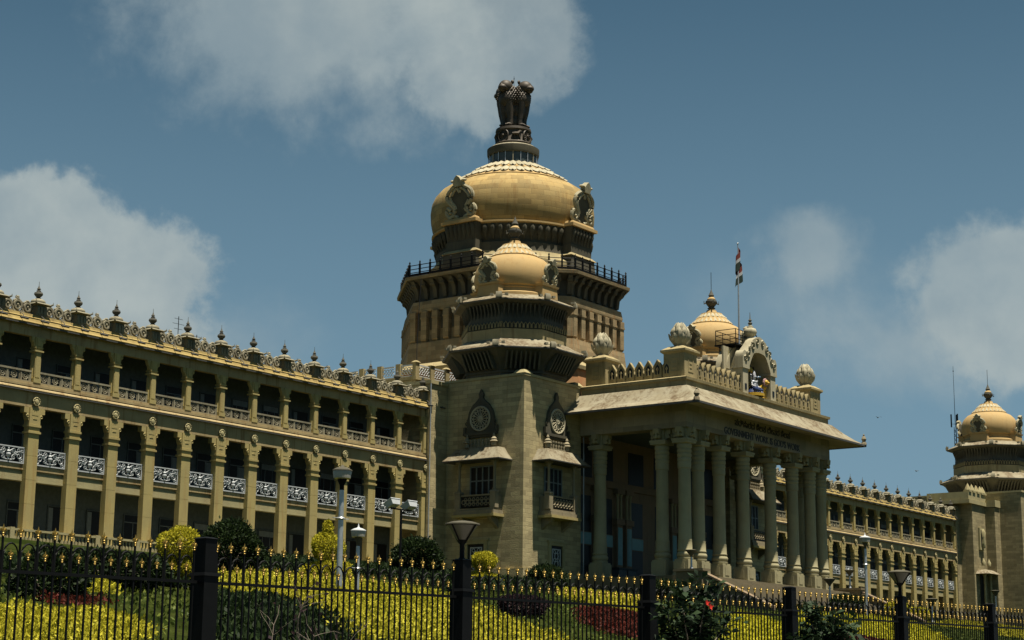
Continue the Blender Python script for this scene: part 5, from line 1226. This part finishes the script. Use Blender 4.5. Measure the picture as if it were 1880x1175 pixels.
bed('grass', 'rough green grass and low plants over the sloping lawn', 'grass', [(-130.8, -65.0), (-115.7, -61.7), (-52.8, -32.6), (60.2, -13.5), (81.7, -28.9), (-37.9, -68.7), (-145.0, -84.6)], 'lfgreen', 60, .15, .12, kind='stuff')

# hibiscus and low shrub on the street side of the fence, dry twigs
def leafy_shrub(name, label, x, y, zb, rx, ry, h, n, size, flowers):
    o = tag(empty(name, (x, y, zb)), label, 'shrub'); b = MB(); tips = []
    for i in range(26):
        a = rng.random()*2*PI; el_ = .35+rng.random()*1.1; L = (.55+.5*rng.random()); d = Vector((math.cos(a)*math.cos(el_)*rx*1.0, math.sin(a)*math.cos(el_)*ry, math.sin(el_)*h))*L
        mid = d*.5+Vector((0, 0, .12*h)); b.tube([(0, 0, 0), tuple(mid), tuple(d)], [.018, .012, .005], 5)
        for t in np.linspace(.35, 1, 9): p = mid*(2*t*(1-t))*2*.5+d*t*t+mid*0; tips.append((d*t+Vector((0, 0, .12*h*4*t*(1-t)*.5)), d))
    b.build('stems', 'twig', o)
    C_, Nn = [], []
    for k in range(n):
        p, d = tips[int(rng.random()*len(tips))]; q = np.array(p)+rng.normal(0, .07, 3)*np.array([1, 1, .8]); C_.append(q); Nn.append(np.array([rng.normal(0, .7), rng.normal(0, .7), .2+rng.normal(0, .4)]))
    C_ = np.array(C_); Nn = np.array(Nn); d = Nn/np.linalg.norm(Nn, axis=1)[:, None]; r = np.tile([[0, 0, 1.]], (n, 1))+rng.normal(0, .4, (n, 3)); s = np.cross(d, r); s /= np.linalg.norm(s, axis=1)[:, None]
    L = size*(.6+.7*rng.random(n))[:, None]; dn = np.array([0, 0, -1.])*L*.18
    # two quads per leaf: base half and drooping tip half
    q1 = np.stack([C_, C_+d*L*.45+s*L*.28, C_+d*L*.62+dn*.3, C_+d*L*.45-s*L*.28], 1); q2 = np.stack([C_+d*L*.45+s*L*.28, C_+d*L+dn, C_+d*L*.45-s*L*.28, C_+d*L*.62+dn*.3], 1)
    rn = rng.random(n); quads('foliage', np.concatenate([q1, q2]), 'lfhib', np.concatenate([rn, rn]), o)
    for fx, fy, fz in flowers:
        f = MB(); f.T = Matrix.Translation((fx, fy, fz)) @ Matrix.Rotation(R(80), 4, 'X')
        for i in range(5):
            a = 2*PI*i/5; c, s_ = math.cos(a), math.sin(a); px_, py_ = -s_, c
            f._add([(0, 0, 0), (.026*c+.022*px_, .026*s_+.022*py_, .015), (.056*c, .056*s_, .022), (.026*c-.022*px_, .026*s_-.022*py_, .015)], [(0, 1, 2, 3)], True)
        f.tube([(0, 0, 0), (0, 0, .07)], .006, 5); f.build('flower', 'flower', o)
def fence_rel(t, off, dz): x, y, z = fpt(t); return x, y-off, z+dz
x, y, z = fence_rel(2.03, .75, 0)
leafy_shrub('hibiscus_shrub', 'broad-leaved shrub with red flowers growing up against the fence', x, y, z-2.0, 1.3, .55, 2.0, 2400, .165, [(-.42, -.5, 1.52), (-.36, -.53, 1.46)])
x, y, z = fence_rel(2.93, .8, 0)
leafy_shrub('low_leafy_shrub', 'low dark leafy shrub at the bottom edge in front of the lampless post', x, y, z-2.0, 1.7, .55, 1.85, 3000, .17, [(.4, -.5, .95)])
def dry_twigs():
    x, y, z = fence_rel(.13, .45, -2.5); o = tag(empty('dry_shrub', (x, y, z)), 'leafless grey twiggy shrub tangled in front of the nearest lampless post', 'shrub'); b = MB(); tips = []
    def grow(p, d, L, r, dep):
        pts = [p]; q = p
        for i in range(4): d = (d+Vector(rng.normal(0, .22, 3))*.8).normalized(); q = q+d*L/4; pts.append(q)
        b.tube(pts, [r*(1-.16*i) for i in range(5)], 5); tips.append(q)
        if dep < 3:
            for i in range(3): grow(pts[1+int(rng.random()*4)], (d+Vector(rng.normal(0, .7, 3))).normalized(), L*.68, r*.55, dep+1)
    for i in range(5): grow(Vector((rng.normal(0, .12), rng.normal(0, .06), 0)), Vector((rng.normal(.2, .35), rng.normal(-.1, .15), 1)).normalized(), 1.0+.25*rng.random(), .022, 0)
    b.build('branches', 'twig', o)
    C_ = np.repeat(np.array([tuple(t) for t in tips]), 2, 0)+rng.normal(0, .05, (len(tips)*2, 3)); quads('dry_leaves', leaves(C_, np.tile([[0, 0, .3]], (len(C_), 1)), .07, .5, 1.), 'lfplum', rng.random(len(C_)), o)
dry_twigs()

# ---------------------------------------------------------------- birds
def bird(x, y, z, s, rz, label):
    b = MB(); b.tube([(-.45, 0, 0), (-.25, 0, .02), (0, 0, .03), (.25, 0, .0), (.36, 0, .02), (.44, 0, 0)], [.04, .09, .13, .09, .07, .01], 8)
    for q in (-1, 1): b._add([(.15, q*.08, .05), (-.15, q*.08, .05), (-.2, q*.5, .25), (.12, q*.5, .28), (-.25, q*1.0, .12), (-.02, q*.95, .16)], [(0, 1, 2, 3), (3, 2, 4, 5)])
    b._add([(-.4, .05, 0), (-.4, -.05, 0), (-.75, -.14, -.02), (-.75, .14, -.02)], [(0, 1, 2, 3)])
    o = b.build('bird', 'urn', None, (x, y, z), rz); o.scale = (s, s, s); tag(o, label, 'bird', 'birds gliding about the roofs')
bird(35, -20, 22.6, .5, .8, 'dark bird in the sky just right of the portico lotus finial'); bird(60, 0, 19.6, .5, 2.1, 'dark bird over the middle of the right wing roof'); bird(92, 0, 23.4, .5, 1.2, 'dark bird near the radio mast above the right wing'); bird(-60, 30, 55, .6, .3, 'dark bird high in the sky left of the lion statue')
